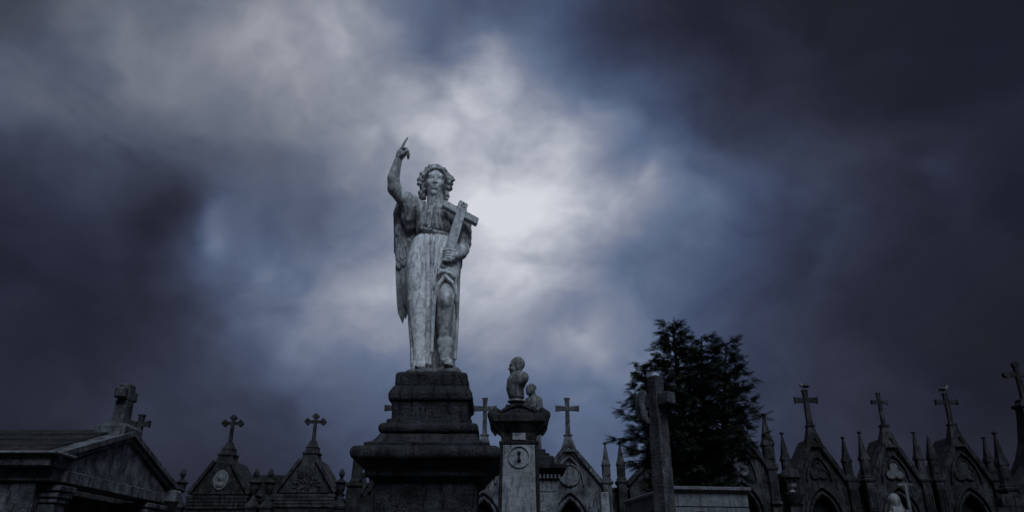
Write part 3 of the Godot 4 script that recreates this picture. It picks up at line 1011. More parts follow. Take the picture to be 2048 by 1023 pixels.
	# gathered knot over the thigh
	for q in [[0.045, 0.80, 0.205, 0.09, 0.775, 0.222, 0.10, 0.765, 0.225], [0.055, 0.765, 0.205, 0.085, 0.77, 0.225, 0.12, 0.78, 0.222], [0.10, 0.77, 0.225, 0.135, 0.80, 0.212, 0.16, 0.79, 0.19], [0.10, 0.765, 0.225, 0.14, 0.765, 0.212, 0.165, 0.745, 0.19], [0.06, 0.79, 0.208, 0.052, 0.765, 0.216, 0.04, 0.742, 0.210]]:
		k.chain([Vector3(q[0], q[1], q[2]), Vector3(q[3], q[4], q[5]), Vector3(q[6], q[7], q[8])], [0.012, 0.014, 0.010], 0.006)
	k.below(-0.06)
	s = S()
	k.mesh(s, I, marble_tint(0.95, -0.32))
	part(t, "skirt", s, M.statue, "pale draped skirt parted over one knee")
	# ---- rock under the feet
	var rk := Vol.new(Vector3(-0.3, -0.12, -0.26), Vector3(0.32, 0.06, 0.32), 0.012)
	rk.ell(Vector3(0.0, -0.075, 0.0), Vector3(0.235, 0.055, 0.235), Basis.IDENTITY, 0.02)
	rk.ell(Vector3(0.15, -0.065, 0.13), Vector3(0.11, 0.052, 0.115), Basis.IDENTITY, 0.02)
	rk.ell(Vector3(-0.08, -0.07, 0.12), Vector3(0.11, 0.042, 0.10), Basis.IDENTITY, 0.02)
	rk.ell(Vector3(0.19, -0.05, 0.04), Vector3(0.06, 0.06, 0.07), Basis.IDENTITY, 0.02)
	var rn := FastNoiseLite.new()
	rn.seed = 3
	rn.frequency = 16.0
	rk.rough(rn, 0.02)
	rk.below(-0.0885)
	s = S()
	rk.mesh(s, I, func(_p: Vector3, _n: Vector3) -> Color: return Color(0.17, 0.172, 0.175))
	part(t, "rock_base", s, M.statue, "dark rough rock base under the feet")
	# ---- cross in the hand
	s = S()
	var top := Vector3(0.236, 1.447, 0.145)
	var bot := Vector3(0.094, 0.806, 0.195)
	var ay := (top - bot).normalized()
	var ax := Vector3(0.28, -0.125, -0.09).normalized()
	var cb := Basis(ax, ay, ax.cross(ay).normalized())
	var ln := (top - bot).length()
	cbox(s, Vector3(0, ln * 0.5, 0), Vector3(0.082, ln, 0.062), 0.005, Transform3D(cb, bot))
	cbox(s, Vector3(0.104, ln - 0.105, 0), Vector3(0.130, 0.066, 0.058), 0.005, Transform3D(cb, bot))
	cbox(s, Vector3(-0.106, ln - 0.105, 0), Vector3(0.134, 0.066, 0.058), 0.005, Transform3D(cb, bot))
	s.index()
	var cm := stone_mat(0.72, 0.73, 0.74, M.marble_tex, 1.6, 0.7, 1.0, 0.37)
	var cr := part(t, "cross", s, cm, "grey carved latin cross held against the shoulder")
	s = S()
	for dxy in [[0.0, -0.02], [0.012, -0.05], [-0.012, -0.045]]:
		lathe(s, [Vector2(0.0, 0.036), Vector2(0.006, 0.036), Vector2(0.007, 0.031)], 10, Transform3D(cb * Basis(Vector3.RIGHT, PI * 0.5), bot + cb * Vector3(dxy[0], ln + dxy[1], 0)))
	part(cr, "nail_head", s, M.dark_stone)
	# ---- wings
	wing(t, -1.0)
	wing(t, 1.0)

var feather_mesh: Array = []

func make_feather(bow: float) -> ArrayMesh:
	# unit feather: root at y = 0, tip at y = -1, half width 0.5, closed and 0.16 thick in units of its width
	var st := S()
	var n := 7
	var pr := []
	for i in n + 1:
		var f := float(i) / n
		var w := 0.5 * minf(1.0, 0.55 + f * 1.4) * (1.0 if f < 0.72 else sqrt(maxf(0.0, 1.0 - pow((f - 0.72) / 0.28, 2.0))))
		pr.append([f, maxf(w, 0.02)])
	for i in n:
		for sd in [-1.0, 1.0]:
			for face in [1.0, -1.0]:
				var v := func(q: Array, e: float) -> Vector3:
					return Vector3(sd * q[1] * e, -q[0], face * (0.16 if e == 0.0 else 0.05) + bow * (q[0] - 0.5) * (q[0] - 0.5))
				quad(st, v.call(pr[i], 0.0), v.call(pr[i], 1.0), v.call(pr[i + 1], 1.0), v.call(pr[i + 1], 0.0), Vector3(sd * 0.2, 0, face))
			var a: Array = pr[i]
			var c: Array = pr[i + 1]
			quad(st, Vector3(sd * a[1], -a[0], 0.05), Vector3(sd * c[1], -c[0], 0.05), Vector3(sd * c[1], -c[0], -0.05), Vector3(sd * a[1], -a[0], -0.05), Vector3(sd, -0.1, 0))
	return st.commit()

func wing(t: Node3D, side: float) -> void:
	if feather_mesh.is_empty():
		feather_mesh = [make_feather(0.0), make_feather(0.5)]
		M.feather_a = stone_mat(0.48, 0.485, 0.50, M.marble_tex, 1.3, 0.75, 0.8, 0.1)
		M.feather_b = stone_mat(0.38, 0.385, 0.40, M.marble_tex, 1.3, 0.75, 0.8, 0.7)
	var w := Node3D.new()
	w.name = "wing"
	t.add_child(w, true)
	w.set_meta("label", "folded feathered wing behind the raised arm" if side < 0 else "folded feathered wing behind the arm with the cross")
	# the arm of the wing
	var sv := Vol.new(Vector3(-0.5, 0.8, -0.32), Vector3(0.5, 1.66, 0.08), 0.012)
	var ox := -0.02 if side < 0 else -0.135
	var P := func(x: float, y: float, z: float) -> Vector3:
		return Vector3(side * x + ox, y, z + (0.06 if side < 0 else 0.0))
	sv.chain([P.call(0.08, 1.34, -0.13), P.call(0.20, 1.45, -0.155), P.call(0.335, 1.555, -0.155), P.call(0.362, 1.47, -0.165), P.call(0.340, 1.10, -0.185)], [0.05, 0.05, 0.040, 0.036, 0.026], 0.03, 0.75)
	sv.chain([P.call(0.18, 1.38, -0.19), P.call(0.22, 1.15, -0.20), P.call(0.25, 1.02, -0.20)], [0.085, 0.09, 0.06], 0.05, 0.36)
	var s := S()
	sv.mesh(s, Transform3D.IDENTITY, marble_tint(0.6, 0.05))
	part(w, "wing_bone", s, M.statue)
	var wr := RandomNumberGenerator.new()
	wr.seed = 12 if side < 0 else 13
	var put := func(x: float, y: float, z: float, ln: float, wd: float, lean: float, k: int) -> void:
		var o := MeshInstance3D.new()
		o.name = "feather"
		o.mesh = feather_mesh[k % 2]
		o.material_override = M.feather_a if wr.randf() < 0.6 else M.feather_b
		w.add_child(o, true)
		var bs := Basis.from_euler(Vector3(wr.randf_range(-0.03, 0.03), wr.randf_range(-0.12, 0.12) - side * 0.18, lean))
		o.transform = Transform3D(bs * Basis.from_scale(Vector3(wd, ln, wd * 0.5)), P.call(x, y, z))
	# long flight feathers
	var ends := [[0.325, 1.12, 0.252, 0.425], [0.30, 1.12, 0.228, 0.47], [0.272, 1.12, 0.205, 0.52], [0.245, 1.12, 0.18, 0.58], [0.215, 1.12, 0.155, 0.64], [0.185, 1.12, 0.13, 0.70], [0.155, 1.12, 0.105, 0.76]]
	for i in ends.size():
		var e: Array = ends[i]
		var dx: float = side * (e[2] - e[0])
		var dy: float = e[3] - e[1]
		put.call(e[0], e[1], -0.165 + i * 0.005, Vector2(dx, dy).length(), 0.082, atan2(dx, -dy), 0)
	# coverts in rows, the upper ones over the lower
	for r in 8:
		var y := 1.03 + r * 0.06
		for i in 7:
			var x := 0.338 - i * 0.036 - 0.018 * (r % 2) - 0.004 * r * (1.0 if i > 0 else 0.0) + wr.randf_range(-0.004, 0.004)
			put.call(x, y + 0.085 + wr.randf_range(-0.01, 0.01) + 0.006 * i, -0.128 + r * 0.0045 - absf(x - 0.24) * 0.10, 0.135 if r > 1 else 0.19, 0.052, side * -0.10 + wr.randf_range(-0.08, 0.08), 1)

# ------------------------------------------------------------------ crosses, pinnacles, urns
func cross_shape(st: SurfaceTool, h: float, ay: float, ah: float, w: float, d: float, style: String, xf := Transform3D.IDENTITY) -> void:
	var e := w * 0.5
	var fl: float = {"flare": 0.68, "plain": 0.56, "trefoil": 0.5, "round": 0.5}[style] * w
	prism(st, P2([[-e * 1.2, 0], [e * 1.2, 0], [e, ay - e], [e, ay + e], [fl, h], [-fl, h], [-e, ay + e], [-e, ay - e]]), -d * 0.5, d * 0.5, xf)
	for sg in [-1.0, 1.0]:
		prism(st, P2([[sg * (e - 0.004), ay - e], [sg * ah, ay - fl], [sg * ah, ay + fl], [sg * (e - 0.004), ay + e]]), -d * 0.5 + 0.006, d * 0.5 - 0.006, xf)
	var ends := [Vector2(0, h), Vector2(-ah, ay), Vector2(ah, ay)]
	if style == "flare":
		prism(st, circle2(Vector2(0, ay), w * 0.72, 16), -d * 0.5 - 0.012, d * 0.5 + 0.012, xf)
		for p: Vector2 in ends:
			var o := p - Vector2(0, ay)
			o = o.normalized()
			var q := Vector2(-o.y, o.x)
			prism(st, PackedVector2Array([p + q * fl * 1.12, p - q * fl * 1.12, p - q * fl * 1.12 + o * 0.025, p + q * fl * 1.12 + o * 0.025]), -d * 0.5 - 0.008, d * 0.5 + 0.008, xf)
	elif style == "trefoil":
		var z := 0.008
		for p: Vector2 in ends:
			var o := (p - Vector2(0, ay)).normalized()
			var q := Vector2(-o.y, o.x)
			for c in [p + o * w * 0.55, p + q * w * 0.62, p - q * w * 0.62]:
				z += 0.003
				prism(st, circle2(c, w * 0.60, 10), -d * 0.5 - z, d * 0.5 + z, xf)
	elif style == "round":
		var z := 0.008
		for p: Vector2 in ends:
			z += 0.003
			prism(st, circle2(p, w * 0.78, 12), -d * 0.5 - z, d * 0.5 + z, xf)
	else:
		for p: Vector2 in ends:
			var o := (p - Vector2(0, ay)).normalized()
			var q := Vector2(-o.y, o.x)
			prism(st, PackedVector2Array([p + q * w * 0.72, p - q * w * 0.72, p - q * w * 0.72 + o * 0.03, p + q * w * 0.72 + o * 0.03]), -d * 0.5 - 0.006, d * 0.5 + 0.006, xf)

func pinnacle(parent: Node3D, at: Vector3, h: float, hw: float, mat: Material, ball := true) -> void:
	var s := S()
	var x := Transform3D(Basis.IDENTITY, at)
	block(s, [Vector2(hw * 1.25, 0), Vector2(hw * 1.25, h * 0.05), Vector2(hw * 1.0, h * 0.07), Vector2(hw * 0.92, h * 0.36), Vector2(hw * 1.18, h * 0.385), Vector2(hw * 1.16, h * 0.42), Vector2(hw * 0.80, h * 0.52), Vector2(hw * 0.20, h * 0.9), Vector2(hw * 0.16, h * 0.92)] if ball else [Vector2(hw * 1.25, 0), Vector2(hw * 1.25, h * 0.05), Vector2(hw * 1.0, h * 0.07), Vector2(hw * 0.95, h * 0.42), Vector2(hw * 1.15, h * 0.45), Vector2(hw * 1.13, h * 0.48), Vector2(0.01, h)], x, 0.0, 1.0, 2, 0.008, int(at.x * 10))
	# blind gablets on the four sides
	for q in 4:
		var b := Basis(Vector3.UP, PI * 0.5 * q)
		prism(s, P2([[-hw * 0.62, h * 0.14], [hw * 0.62, h * 0.14], [hw * 0.62, h * 0.34], [0, h * 0.5], [-hw * 0.62, h * 0.34]]), hw * 0.9, hw * 1.10, Transform3D(b, at))
	var p := part(parent, "pinnacle", s, mat)
	if ball:
		s = S()
		lathe(s, [Vector2(0.0, h * 0.885), Vector2(hw * 0.3, h * 0.90), Vector2(hw * 0.22, h * 0.915), Vector2(hw * 0.52, h * 0.93), Vector2(hw * 0.62, h * 0.95), Vector2(hw * 0.4, h * 0.975), Vector2(hw * 0.16, h * 0.985), Vector2(0.0, h)], 10, x)
		part(p, "finial", s, mat)

func trefoil_shape(c: Vector2, r: float) -> PackedVector2Array:
	var pts := PackedVector2Array()
	for k in 3:
		var a := PI / 2 - TAU / 3 * k
		var m := c + Vector2(cos(a), sin(a)) * r * 0.52
		for i in 11:
			var b := a + deg_to_rad(112.0) - deg_to_rad(224.0) * i / 10.0
			pts.append(m + Vector2(cos(b), sin(b)) * r * 0.52)
	return pts

# ------------------------------------------------------------------ gothic burial chapels
func chapel(called: String, label: String, at: Vector3, o: Dictionary) -> Node3D:
	var t := thing(called, label, "chapel", at, o.get("turn", 0.0), "gothic burial chapels in a row")
	var mat: Material = o.mat
	var hw: float = o.hw
	var ev: float = o.eave
	var ap: float = o.apex
	var dep: float = o.get("dep", 1.5)
	var pw: float = o.get("pier", 0.3)
	var dw: float = o.get("door", 0.42)
	var da: float = o.get("door_apex", 4.15)
	var ds: float = da - dw * 1.75
	# front wall with the door opening cut out
	var s := S()
	var poly := PackedVector2Array([Vector2(-hw, 0), Vector2(-hw, ev), Vector2(0, ap), Vector2(hw, ev), Vector2(hw, 0), Vector2(dw, 0)])
	var ar := arch(dw, ds, da, 7)
	for i in range(ar.size() - 1, -1, -1):
		poly.append(ar[i])
	poly.append(Vector2(-dw, 0))
	prism(s, poly, -0.3, 0.0)
	part(t, "front_wall", s, mat)
	s = S()
	for sg in [-1.0, 1.0]:
		cbox(s, Vector3(sg * (hw + pw * 0.5 - 0.06), ev * 0.5 - 0.1, -dep * 0.5 - 0.2), Vector3(0.25, ev - 0.2, dep - 0.35), 0.01)
	cbox(s, Vector3(0, ev * 0.5 - 0.1, -dep), Vector3(hw * 2, ev - 0.2, 0.2), 0.01)
	part(t, "side_walls", s, mat)
	s = S()
	prism(s, P2([[-0.8 * dw - 0.3, 0], [0.8 * dw + 0.3, 0], [0.8 * dw + 0.3, da + 0.05], [-0.8 * dw - 0.3, da + 0.05]]), -0.36, -0.302)
	part(t, "door", s, M.door)
	# roof slabs behind the gable
	var sl := (ap - ev) / hw
	for sg in [-1.0, 1.0]:
		s = S()
		prism(s, P2([[sg * (hw + pw * 0.6), ev - sl * pw * 0.6 - 0.05], [0, ap - 0.05], [0, ap - 0.17], [sg * (hw + pw * 0.6), ev - sl * pw * 0.6 - 0.17]]), -dep, -0.305)
		part(t, "roof_slope", s, M.slate)
	# coping on the rakes, in courses of stone
	var dirv := Vector2(hw, ap - ev)
	var nrm := Vector2(-dirv.y, dirv.x).normalized()
	for sg in [-1.0, 1.0]:
		for i in 3:
			s = S()
			var a := Vector2(-hw - 0.08, ev - sl * 0.08) + dirv * 1.02 * (i / 3.0 + 0.004)
			var b := Vector2(-hw - 0.08, ev - sl * 0.08) + dirv * 1.02 * ((i + 1) / 3.0 - 0.004)
			if i == 2:
				b = Vector2(-0.003, ap)
			var q := PackedVector2Array([a + nrm * 0.07, b + nrm * 0.07, b - nrm * 0.075, a - nrm * 0.075])
			if i == 2:
				q = PackedVector2Array([a + nrm * 0.07, Vector2(-0.003, ap + 0.09), Vector2(-0.003, ap - 0.10), a - nrm * 0.075])
			for j in 4:
				q[j] = Vector2(q[j].x * -sg, q[j].y)
			prism(s, q, -0.34, 0.11 + 0.004 * i)
			part(t, "coping", s, o.get("cope", mat))
	# inner moulding that follows the rakes
	s = S()
	band(s, P2([[-hw + 0.10, ev + 0.02], [0, ap - 0.20 - sl * 0.02], [hw - 0.10, ev + 0.02]]), 0.05, -0.01, 0.055)
	part(t, "gable_moulding", s, mat)
	# pointed hood with the foiled plaque
	var ty: float = o.get("foil", lerpf(ev, ap, 0.28))
	var tr: float = o.get("foil_r", 0.27)
	s = S()
	band(s, arch(tr * 1.55, ty - tr * 1.1, ty + tr * 1.95, 7), 0.06, -0.01, 0.085)
	part(t, "hood_mould", s, mat)
	s = S()
	if o.get("round_plaque", false):
		prism(s, circle2(Vector2(0, ty), tr * 1.05, 24), -0.01, 0.03)
		part(t, "plaque", s, M.chapel_light)
		s = S()
		band(s, circle2(Vector2(0, ty), tr * 1.12, 24), 0.045, -0.01, 0.07, true)
	else:
		prism(s, trefoil_shape(Vector2(0, ty), tr), -0.01, 0.035)
		part(t, "trefoil_plaque", s, o.get("plaque", M.chapel_light))
		s = S()
		band(s, trefoil_shape(Vector2(0, ty), tr * 1.1), 0.04, -0.01, 0.065, true)
	part(t, "plaque_frame", s, mat)
	# archivolts round the door
	for i in 2:
		s = S()
		var gw := dw + 0.07 + i * 0.14
		var ay := arch(gw, ds, da + 0.10 + i * 0.2, 8)
		var pts := PackedVector2Array([Vector2(-gw, 0)])
		pts.append_array(ay)
		pts.append(Vector2(gw, 0))
		band(s, pts, 0.07, -0.02, 0.05 + 0.05 * i)
		part(t, "archivolt", s, mat)
	# piers at both sides, each with fluted panels, cap and pinnacle
	for sg in [-1.0, 1.0]:
		var px: float = sg * (hw + pw * 0.5)
		if sg < 0 and o.has("pin_l"):
			px = o.pin_l
		if sg > 0 and o.has("pin_r"):
			px = o.pin_r
		s = S()
		var pe := ev - 0.05
		cbox(s, Vector3(px, pe * 0.5 - 0.02, -0.08), Vector3(pw, pe - 0.04, 0.42), 0.012)
		for i in 3:
			cbox(s, Vector3(px + (i - 1) * pw * 0.3, pe - 0.62, 0.145), Vector3(pw * 0.14, 0.75, 0.04), 0.008)
		cbox(s, Vector3(px, pe - 1.12, 0.1), Vector3(pw * 1.2, 0.09, 0.24), 0.015)
		var pr := part(t, "pier", s, mat)
		s = S()
		block(s, [Vector2(pw * 0.52, pe - 0.06), Vector2(pw * 0.66, pe), Vector2(pw * 0.72, pe + 0.06), Vector2(pw * 0.55, pe + 0.09)], Transform3D(Basis.IDENTITY, Vector3(px, 0, -0.08)), 0.0, 1.2, 2, 0.006, int(px * 10))
		part(pr, "cap", s, mat)
		var big: float = (o.get("pin_h_l", o.pin_h) if sg < 0 else o.get("pin_h_r", o.pin_h))
		if big > 0.0:
			pinnacle(t, Vector3(px, pe + 0.085, -0.08), big, 0.128 if big < 1.8 else 0.17, mat, not (o.get("plain_l", false) and sg < 0))
	# low wall that links the chapel to the next one
	if o.get("link", 0.0) > 0.0:
		s = S()
		var lx: float = o.get("pin_r", hw + pw * 0.5)
		cbox(s, Vector3(lx + o.link * 0.5, ev * 0.5 - 0.12, -0.42), Vector3(o.link, ev - 0.24, 0.16), 0.012)
		cbox(s, Vector3(lx + o.link * 0.5, ev - 0.19, -0.42), Vector3(o.link, 0.1, 0.26), 0.012)
		part(t, "link_wall", s, mat)
	# saddle stone and cross on the ridge
	var sb: float = o.get("saddle", 0.35)
	s = S()
	var sy := ap - 0.02
	var sw: float = o.get("saddle_w", 0.22)
	block(s, [Vector2(sw * 1.35, sy - sl * sw * 1.1), Vector2(sw * 0.85, sy + 0.03), Vector2(sw * 0.62, sy + sb * 0.55), Vector2(sw * 0.56, sy + sb * 0.78), Vector2(sw * 0.74, sy + sb * 0.82), Vector2(sw * 0.74, sy + sb * 0.88), Vector2(sw * 0.5, sy + sb * 0.92), Vector2(sw * 0.5, sy + sb)], Transform3D(Basis.IDENTITY, Vector3(0, 0, -0.12)), 0.0, 0.8, 3, 0.01, int(at.x * 7))
	part(t, "saddle_stone", s, o.get("cope", mat))
	s = S()
	var c: Array = o.cross
	cross_shape(s, c[0], c[0] * 0.72, c[1], c[2], c[2] * 0.9, c[3], Transform3D(Basis.IDENTITY, Vector3(0, sy + sb - 0.01, -0.12)))
	part(t, "roof_cross", s, o.get("cope", mat))
	return t

func chapels() -> void:
	var z := -27.0
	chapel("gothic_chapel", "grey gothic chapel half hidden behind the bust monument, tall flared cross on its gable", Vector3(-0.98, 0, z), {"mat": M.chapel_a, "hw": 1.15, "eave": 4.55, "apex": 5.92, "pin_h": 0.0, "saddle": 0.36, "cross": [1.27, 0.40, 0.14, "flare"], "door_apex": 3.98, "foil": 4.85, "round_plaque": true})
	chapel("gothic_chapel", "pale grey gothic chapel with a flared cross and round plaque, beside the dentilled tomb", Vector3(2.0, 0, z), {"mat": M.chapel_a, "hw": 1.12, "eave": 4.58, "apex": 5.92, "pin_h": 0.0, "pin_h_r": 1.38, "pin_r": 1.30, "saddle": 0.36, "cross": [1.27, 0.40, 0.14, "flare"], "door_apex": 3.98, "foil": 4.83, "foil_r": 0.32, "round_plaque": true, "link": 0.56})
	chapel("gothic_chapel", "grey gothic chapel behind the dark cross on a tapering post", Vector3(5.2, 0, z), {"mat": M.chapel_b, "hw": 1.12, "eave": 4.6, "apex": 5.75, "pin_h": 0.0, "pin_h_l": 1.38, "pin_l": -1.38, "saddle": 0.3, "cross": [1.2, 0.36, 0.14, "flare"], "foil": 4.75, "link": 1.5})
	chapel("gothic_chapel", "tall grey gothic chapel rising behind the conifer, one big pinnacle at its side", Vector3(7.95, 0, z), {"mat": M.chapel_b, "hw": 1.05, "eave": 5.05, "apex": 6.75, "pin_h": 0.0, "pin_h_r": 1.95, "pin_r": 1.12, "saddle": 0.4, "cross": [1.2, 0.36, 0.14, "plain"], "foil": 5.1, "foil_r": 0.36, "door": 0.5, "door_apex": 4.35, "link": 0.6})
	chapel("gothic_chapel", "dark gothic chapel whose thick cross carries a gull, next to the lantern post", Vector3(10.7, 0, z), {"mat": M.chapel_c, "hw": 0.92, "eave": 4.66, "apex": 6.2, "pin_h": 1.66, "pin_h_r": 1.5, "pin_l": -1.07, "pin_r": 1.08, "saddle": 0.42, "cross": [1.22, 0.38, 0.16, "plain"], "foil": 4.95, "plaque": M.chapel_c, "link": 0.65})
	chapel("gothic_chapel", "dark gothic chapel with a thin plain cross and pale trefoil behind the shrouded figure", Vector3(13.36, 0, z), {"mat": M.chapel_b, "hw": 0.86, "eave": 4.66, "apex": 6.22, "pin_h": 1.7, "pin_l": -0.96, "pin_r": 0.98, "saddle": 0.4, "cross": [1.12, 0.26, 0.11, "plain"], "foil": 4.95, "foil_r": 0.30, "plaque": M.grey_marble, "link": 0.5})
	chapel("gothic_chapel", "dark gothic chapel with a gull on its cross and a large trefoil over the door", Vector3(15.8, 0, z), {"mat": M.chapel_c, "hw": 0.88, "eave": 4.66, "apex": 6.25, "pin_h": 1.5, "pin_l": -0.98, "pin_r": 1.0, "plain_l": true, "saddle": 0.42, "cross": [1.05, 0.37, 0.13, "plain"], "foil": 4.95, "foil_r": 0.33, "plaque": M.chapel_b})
	var c := chapel("gothic_chapel", "nearest dark chapel of the row with a steep spire-like saddle and round-ended cross", Vector3(15.9, 0, -23.0), {"mat": M.chapel_c, "hw": 0.95, "eave": 3.95, "apex": 5.35, "pin_h": 1.7, "pin_l": -1.22, "pin_r": 1.25, "saddle": 1.28, "saddle_w": 0.42, "cross": [1.12, 0.36, 0.13, "round"], "foil": 4.1, "door_apex": 3.2, "dep": 0.9})
	# squared blocks on the front of the nearest chapel
	var br := RandomNumberGenerator.new()
	br.seed = 2
	for r in 4:
		for i in 5:
			var s := S()
			var w := 0.36
			var x := -1.65 + i * 0.37 + (0.18 if r % 2 else 0.0)
			if x > -0.62:
				continue
			cbox(s, Vector3(x, 2.5 + r * 0.37, 0.17 + br.randf() * 0.012), Vector3(w, 0.355, 0.05), 0.012)
			part(c, "stone_block", s, [M.chapel_c, M.chapel_b][br.randi() % 2])

# ------------------------------------------------------------------ left of the angel
func left_side() -> void:
	# mausoleum: front faces +x, its side faces the camera
	var t := thing("mausoleum", "plain grey mausoleum with a pediment, mossy slab roof and stout stone cross", "mausoleum", Vector3(-5.5, 0, -10.9))
	# here local x runs along the front (towards -z in the world), z points out of the front
	var R := Transform3D(Basis(Vector3.UP, PI * 0.5), Vector3.ZERO)
	var hw := 1.6
	var s := S()
	# walls
	cbox(s, Vector3(-hw + 0.14, 1.32, -2.7), Vector3(0.24, 2.635, 5.0), 0.01, R)
	part(t, "side_wall", s, M.granite)
	s = S()
	cbox(s, Vector3(hw - 0.14, 1.32, -2.7), Vector3(0.24, 2.635, 5.0), 0.01, R)
	part(t, "side_wall", s, M.granite)
	s = S()
	cbox(s, Vector3(0, 1.32, -0.75), Vector3(2.9, 2.635, 0.2), 0.01, R)
	part(t, "porch_wall", s, M.granite)
	s = S()
	cbox(s, Vector3(0, 1.0, -0.62), Vector3(0.9, 2.0, 0.05), 0.01, R)
	part(t, "door", s, M.door)
	# entablature in slabs: two courses on the side, one on the front
	for i in 4:
		s = S()
		cbox(s, Vector3(-hw + 0.12, 2.717, -0.63 - i * 1.26), Vector3(0.30, 0.15, 1.25), 0.008, R)
		part(t, "frieze_slab", s, M.granite)
		s = S()
		cbox(s, Vector3(-hw + 0.02, 2.862, -0.6 - i * 1.26), Vector3(0.42, 0.13, 1.25), 0.008, R)
		part(t, "cornice_slab", s, M.granite)
		s = S()
		cbox(s, Vector3(-hw - 0.02, 2.945, -0.52 - i * 1.26), Vector3(0.5, 0.03, 1.25), 0.008, R)
		part(t, "drip_edge", s, M.chapel_light)
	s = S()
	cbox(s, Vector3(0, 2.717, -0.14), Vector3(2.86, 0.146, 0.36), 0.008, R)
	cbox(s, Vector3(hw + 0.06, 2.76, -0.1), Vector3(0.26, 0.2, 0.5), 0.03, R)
	part(t, "lintel", s, M.lightened_front)
	# gable field
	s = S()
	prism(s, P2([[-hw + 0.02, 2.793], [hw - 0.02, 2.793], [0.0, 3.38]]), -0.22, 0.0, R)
	part(t, "gable_field", s, M.lightened_front)  # light painted in: paler than the walls because little light reaches it
	for sg in [-1.0, 1.0]:
		for i in 2:
			s = S()
			var a := Vector2(sg * (hw + 0.12), 2.955).lerp(Vector2(0, 3.51), i * 0.5 + (0.0 if i == 0 else 0.003))
			var b := Vector2(sg * (hw + 0.12), 2.955).lerp(Vector2(0, 3.51), 0.497 if i == 0 else 0.998)
			prism(s, PackedVector2Array([a, b, b - Vector2(0, 0.07), a - Vector2(0, 0.07)]), -0.16, 0.085, R)
			prism(s, PackedVector2Array([a - Vector2(0, 0.072), b - Vector2(0, 0.072), b - Vector2(0, 0.14), a - Vector2(0, 0.14)]), -0.15, 0.045, R)
			part(t, "raking_cornice", s, M.cornice)
	# roof of overlapping stone slabs
	var rr := RandomNumberGenerator.new()
	rr.seed = 5
	var rm := [stone_mat(0.042, 0.045, 0.04, M.stone_tex, 0.8, 0.9, 0.9, 0.1), stone_mat(0.036, 0.037, 0.039, M.stone_tex, 0.8, 0.9, 0.9, 0.5), stone_mat(0.046, 0.042, 0.041, M.stone_tex, 0.8, 0.9, 0.9, 0.8)]
	var ang := atan2(0.56, 1.72)
	for sg in [-1.0, 1.0]:
		for r in 4:
			var zc := -0.165
			var i := 0
			while zc > -5.2:
				var ln := 0.35 if (i == 0 and r % 2 == 1) else 0.70
				s = S()
				var f := (r + 0.5) / 4.0
				var ctr := Vector3(sg * 1.72 * (1.0 - f), 2.945 + 0.56 * f + 0.006 + rr.randf() * 0.006, zc - ln * 0.5)
				var xf := R * Transform3D(Basis(Vector3.BACK, -sg * (ang - 0.035)), ctr)
				cbox(s, Vector3.ZERO, Vector3(0.47, 0.045, ln - 0.008), 0.01, xf)
				part(t, "roof_slab", s, rm[rr.randi() % 3])
				zc -= ln
				i += 1
	s = S()
	prism(s, P2([[-1.6, 2.93], [1.6, 2.93], [0, 3.45]]), -5.1, -0.225, R)
	part(t, "roof_core", s, M.slate)
	# pilasters of the porch
	for x in [-1.32, 1.05, 1.36]:
		s = S()
		cbox(s, Vector3(x, 1.2, -0.14), Vector3(0.24, 2.4, 0.26), 0.01, R)
		cbox(s, Vector3(x, 2.43, -0.14), Vector3(0.29, 0.05, 0.31), 0.01, R)
		cbox(s, Vector3(x, 2.495, -0.14), Vector3(0.33, 0.06, 0.35), 0.012, R)
		cbox(s, Vector3(x, 2.575, -0.14), Vector3(0.37, 0.07, 0.39), 0.012, R)
		part(t, "pilaster", s, M.granite)
	# cross on the gable
	s = S()
	block(s, [Vector2(0.27, 3.40), Vector2(0.27, 3.54), Vector2(0.24, 3.575), Vector2(0.17, 3.605), Vector2(0.12, 3.615)], R * Transform3D(Basis.IDENTITY, Vector3(0, 0, -0.16)), 0.02, 0.8, 4, 0.01, 4)
	part(t, "cross_base", s, M.granite)
	s = S()
	var cx := R * Transform3D(Basis.IDENTITY, Vector3(0, 3.61, -0.16))
	prism(s, P2([[-0.118, 0], [0.118, 0], [0.094, 0.33], [-0.094, 0.33]]), -0.085, 0.085, cx)
	cbox(s, Vector3(0, 0.455, 0), Vector3(0.19, 0.248, 0.165), 0.018, cx)
	for sg in [-1.0, 1.0]:
		cbox(s, Vector3(sg * 0.152, 0.425, 0), Vector3(0.113, 0.15, 0.155), 0.018, cx)
	part(t, "cross", s, M.granite)
	# plain tomb with a small cross behind it
	t = thing("cross_tomb", "small plain cross on a tomb, just behind the pedimented mausoleum", "tomb", Vector3(-8.37, 0, -17.0))
	s = S()
	block(s, [Vector2(0.75, 0), Vector2(0.75, 3.3), Vector2(0.85, 3.4), Vector2(0.6, 3.6), Vector2(0.2, 4.2)], Transform3D.IDENTITY, 0.0, 1.2, 4, 0.01, 9)
	part(t, "tomb_body", s, M.dark_stone)
	s = S()
	cross_shape(s, 0.74, 0.56, 0.18, 0.10, 0.10, "plain", Transform3D(Basis.IDENTITY, Vector3(0, 4.18, 0)))
	part(t, "cross", s, M.chapel_c)
	# dark tomb between the mausoleum and the two pedimented chapels
	# two classical chapels with stepped spires
	var names := ["dark classical chapel with an oval portrait in its pediment and a trefoil cross", "dark classical chapel with carved foliage in its pediment and a trefoil cross"]
